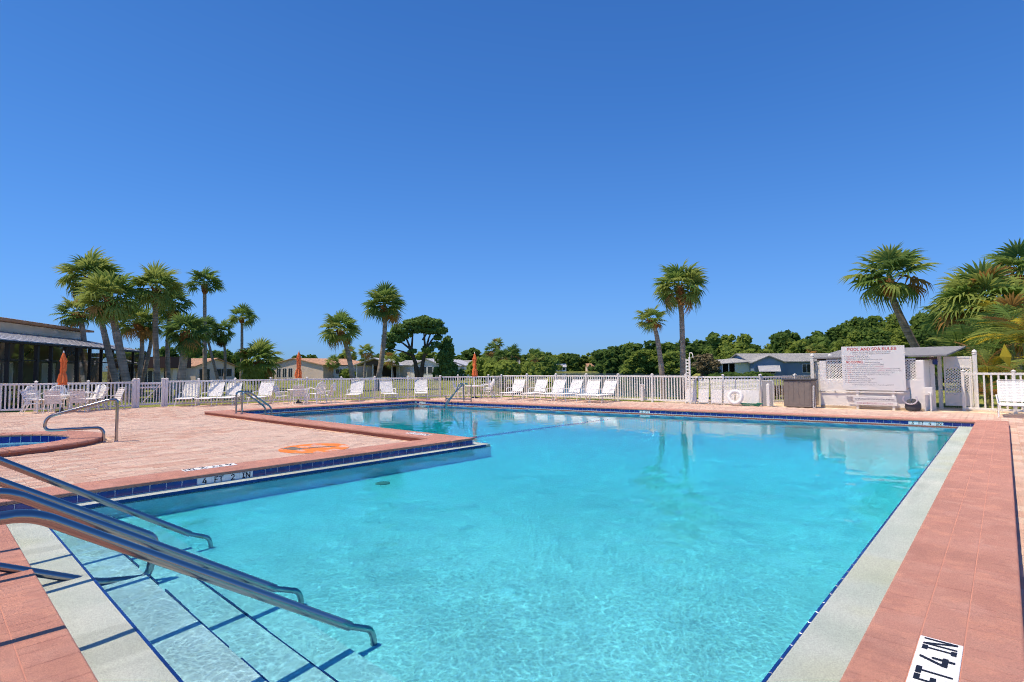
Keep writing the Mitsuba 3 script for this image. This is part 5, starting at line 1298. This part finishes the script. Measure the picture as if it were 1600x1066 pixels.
ROWS = [(.352, 165, 11.2, 13, LC), (.385, 155, 11.5, 12, LA), (.415, 150, 11.0, 11, LB), (.445, 155, 8.6, 10, LC), (.475, 150, 8.0, 10, LB), (.505, 135, 10.2, 10, LC), (.535, 130, 9.4, 10, LB), (.562, 125, 9.8, 9, LC), (.592, 120, 10.2, 10, LA), (.40, 118, 6.2, 9, LB), (.45, 112, 5.6, 8, LB)]
for i, ((t, d, H, W, lf), lab) in enumerate(zip(ROWS, ordered(ROWS, 'green broadleaf tree', 'in the wood behind the blue house'))):
    ring_tree(lab, t, d, H, W, 11 + i, lf, group=g5)
g6 = 'trees behind the rules sign'
ROWS = [(.615, 96, 9.3, 8.5, LC), (.648, 92, 10.3, 9, LA), (.682, 95, 10.9, 9.5, LA), (.715, 90, 10.2, 8.5, LB), (.748, 92, 10.8, 9, LA), (.782, 90, 10.6, 9, LC), (.815, 88, 9.8, 9, LA), (.632, 76, 6.8, 7.5, LB), (.675, 74, 7.0, 7.5, LA), (.722, 76, 7.1, 7.5, LB), (.765, 74, 6.8, 7, LC), (.80, 76, 7.2, 7.5, LA)]
for i, ((t, d, H, W, lf), lab) in enumerate(zip(ROWS, ordered(ROWS, 'large leafy tree', 'in the mass above the rules sign'))):
    ring_tree(lab, t, d, H, W, 2 + i, lf, near=True, group=g6)
g7 = 'trees behind the right edge palms'
ROWS = [(.85, 72, 6.5, 7, LB), (.89, 70, 6.8, 7, LA), (.93, 72, 7.0, 7.5, LC), (.97, 66, 6.5, 7, LB)]
for i, ((t, d, H, W, lf), lab) in enumerate(zip(ROWS, ordered(ROWS, 'leafy tree', 'behind the palms at the right edge'))):
    ring_tree(lab, t, d, H, W, 5 + i, lf, near=True, group=g7)
ring_tree('pale grey brown shrubby tree left of the blue house porch', .362, 72, 3.6, 4.5, 1, 'm_leaf_grey', near=True)
ring_tree('yellow green round tree just left of the blue house gable', .405, 98, 4.8, 6.5, 2, LB, near=True)
ring_tree('dark small tree right of the umbrella pine, with a short bare trunk', -.118, 84, 7.0, 4.6, 3, 'm_leaf_pine', near=True)
# umbrella pine
px, py = polar(-.172, 82)
k = thing('umbrella_pine', 'umbrella shaped pine with bare forked limbs standing among the houses', 'tree')
def loc(u, z): return (px + RIGHT[0] * u, py + RIGHT[1] * u, z)
bl = [(-4.1, 6.5, 1.2), (-2.7, 7.7, 1.25), (-1.0, 8.5, 1.2), (.7, 8.8, 1.35), (2.2, 8.5, 1.3), (3.2, 7.5, 1.0), (-4.6, 5.3, .95), (-3.2, 6.3, 1.0), (-.2, 7.7, 1.0), (1.6, 7.5, .9), (-4.5, 4.2, .7), (2.9, 6.4, .6), (-1.8, 6.9, .8), (1.4, 4.6, .8), (2.6, 5.3, .7), (-1.0, 4.3, .6)]
part(k, 'crown', mikit.ply(leaf_cloud([(*loc(u, z)[:2], z, s * 1.15, s * 1.15, s * .62) for u, z, s in bl], 5200, .27, 77), 'm_leaf_pine'))
lim = []
for (u0, z0, r0), (u1, z1), (u2, z2) in [((-.15, -.2, .42), (-.5, 2.5), (-1.2, 4.6)), ((.25, -.2, .42), (.6, 2.6), (1.0, 4.4))]:
    lim.append(tube([loc(u0, z0), loc((u0 + u1) / 2, (z0 + z1) / 2), loc(u1, z1), loc(u2, z2)], [r0, r0 * .85, r0 * .7, r0 * .5], 9))
for st, en in [((-1.2, 4.6), (-4.0, 6.3)), ((-1.2, 4.6), (-2.6, 7.3)), ((-1.1, 4.4), (-.8, 8.2)), ((1.0, 4.4), (.6, 8.4)), ((1.0, 4.4), (2.2, 8.0)), ((1.0, 4.4), (3.1, 7.2)), ((-.9, 3.6), (-4.4, 4.8)), ((.8, 3.4), (2.6, 5.2)), ((-.6, 3.0), (-1.0, 4.3)), ((.6, 6.0), (1.6, 7.4))]:
    mid = ((st[0] + en[0]) / 2 + .25 * (st[0] - en[0]) * .3, (st[1] + en[1]) / 2 + .1)
    lim.append(tube([loc(*st), loc(*mid), loc(*en)], [.20, .14, .06], 6))
part(k, 'trunk', mikit.ply(cat_(lim), 'm_bark', smooth=60))
def shrub(label, t, d, H, W, seed, leaf, cat='shrub', name='shrub', group=None):
    x, y = polar(t, d); k = thing(name, label, cat, group); r = np.random.default_rng(seed)
    bl = [(x + r.normal(0, W * .25), y + r.normal(0, W * .25), H * r.uniform(.35, .7), W * .35, W * .35, H * .38) for _ in range(6)]
    part(k, 'foliage', mikit.ply(leaf_cloud(bl, 900, max(.08, .09 * W), seed), leaf))
shrub('round green bush in front of the tan house', -.305, 90, 1.9, 2.6, 1, LB)
shrub('yellow green bush left of the palm group, right of the far umbrella', -.045, 66, 3.0, 4.6, 2, LB)
shrub('yellow green bush under the small group of palms', -.005, 60, 2.5, 4.0, 3, LB)
shrub('green bush right of the small palm group at the water', .055, 68, 2.8, 4.0, 4, LA)
shrub('dark hedge shrub in front of the blue house porch', .405, 70, .85, 4.0, 5, LC)
shrub('second dark hedge shrub in front of the blue house porch', .44, 72, .85, 3.6, 6, LC)
shrub('reddish dry shrub behind the fence right of the grey panel', .485, 30, .55, 1.1, 7, 'm_frond_dead')
shrub('dry low shrub behind the storage box', .50, 31, .6, 1.2, 8, 'm_frond_dry')
shrub('big green bush against the foot of the slanting palm', .79, 58, 2.6, 4.5, 9, LA)
shrub('tall bright green bush behind the right fence, left of the lounger', .915, 33, 2.9, 3.0, 21, 'm_frond_b')
shrub('bright green bush behind the lounger at the right edge', .965, 34, 3.3, 3.2, 22, 'm_leaf_b')
shrub('green bush behind the tall ball topped post', .895, 39, 3.6, 3.2, 23, 'm_leaf_a')
shrub('leafy bush behind the lattice gate', .845, 45, 2.4, 3.0, 10, LB)
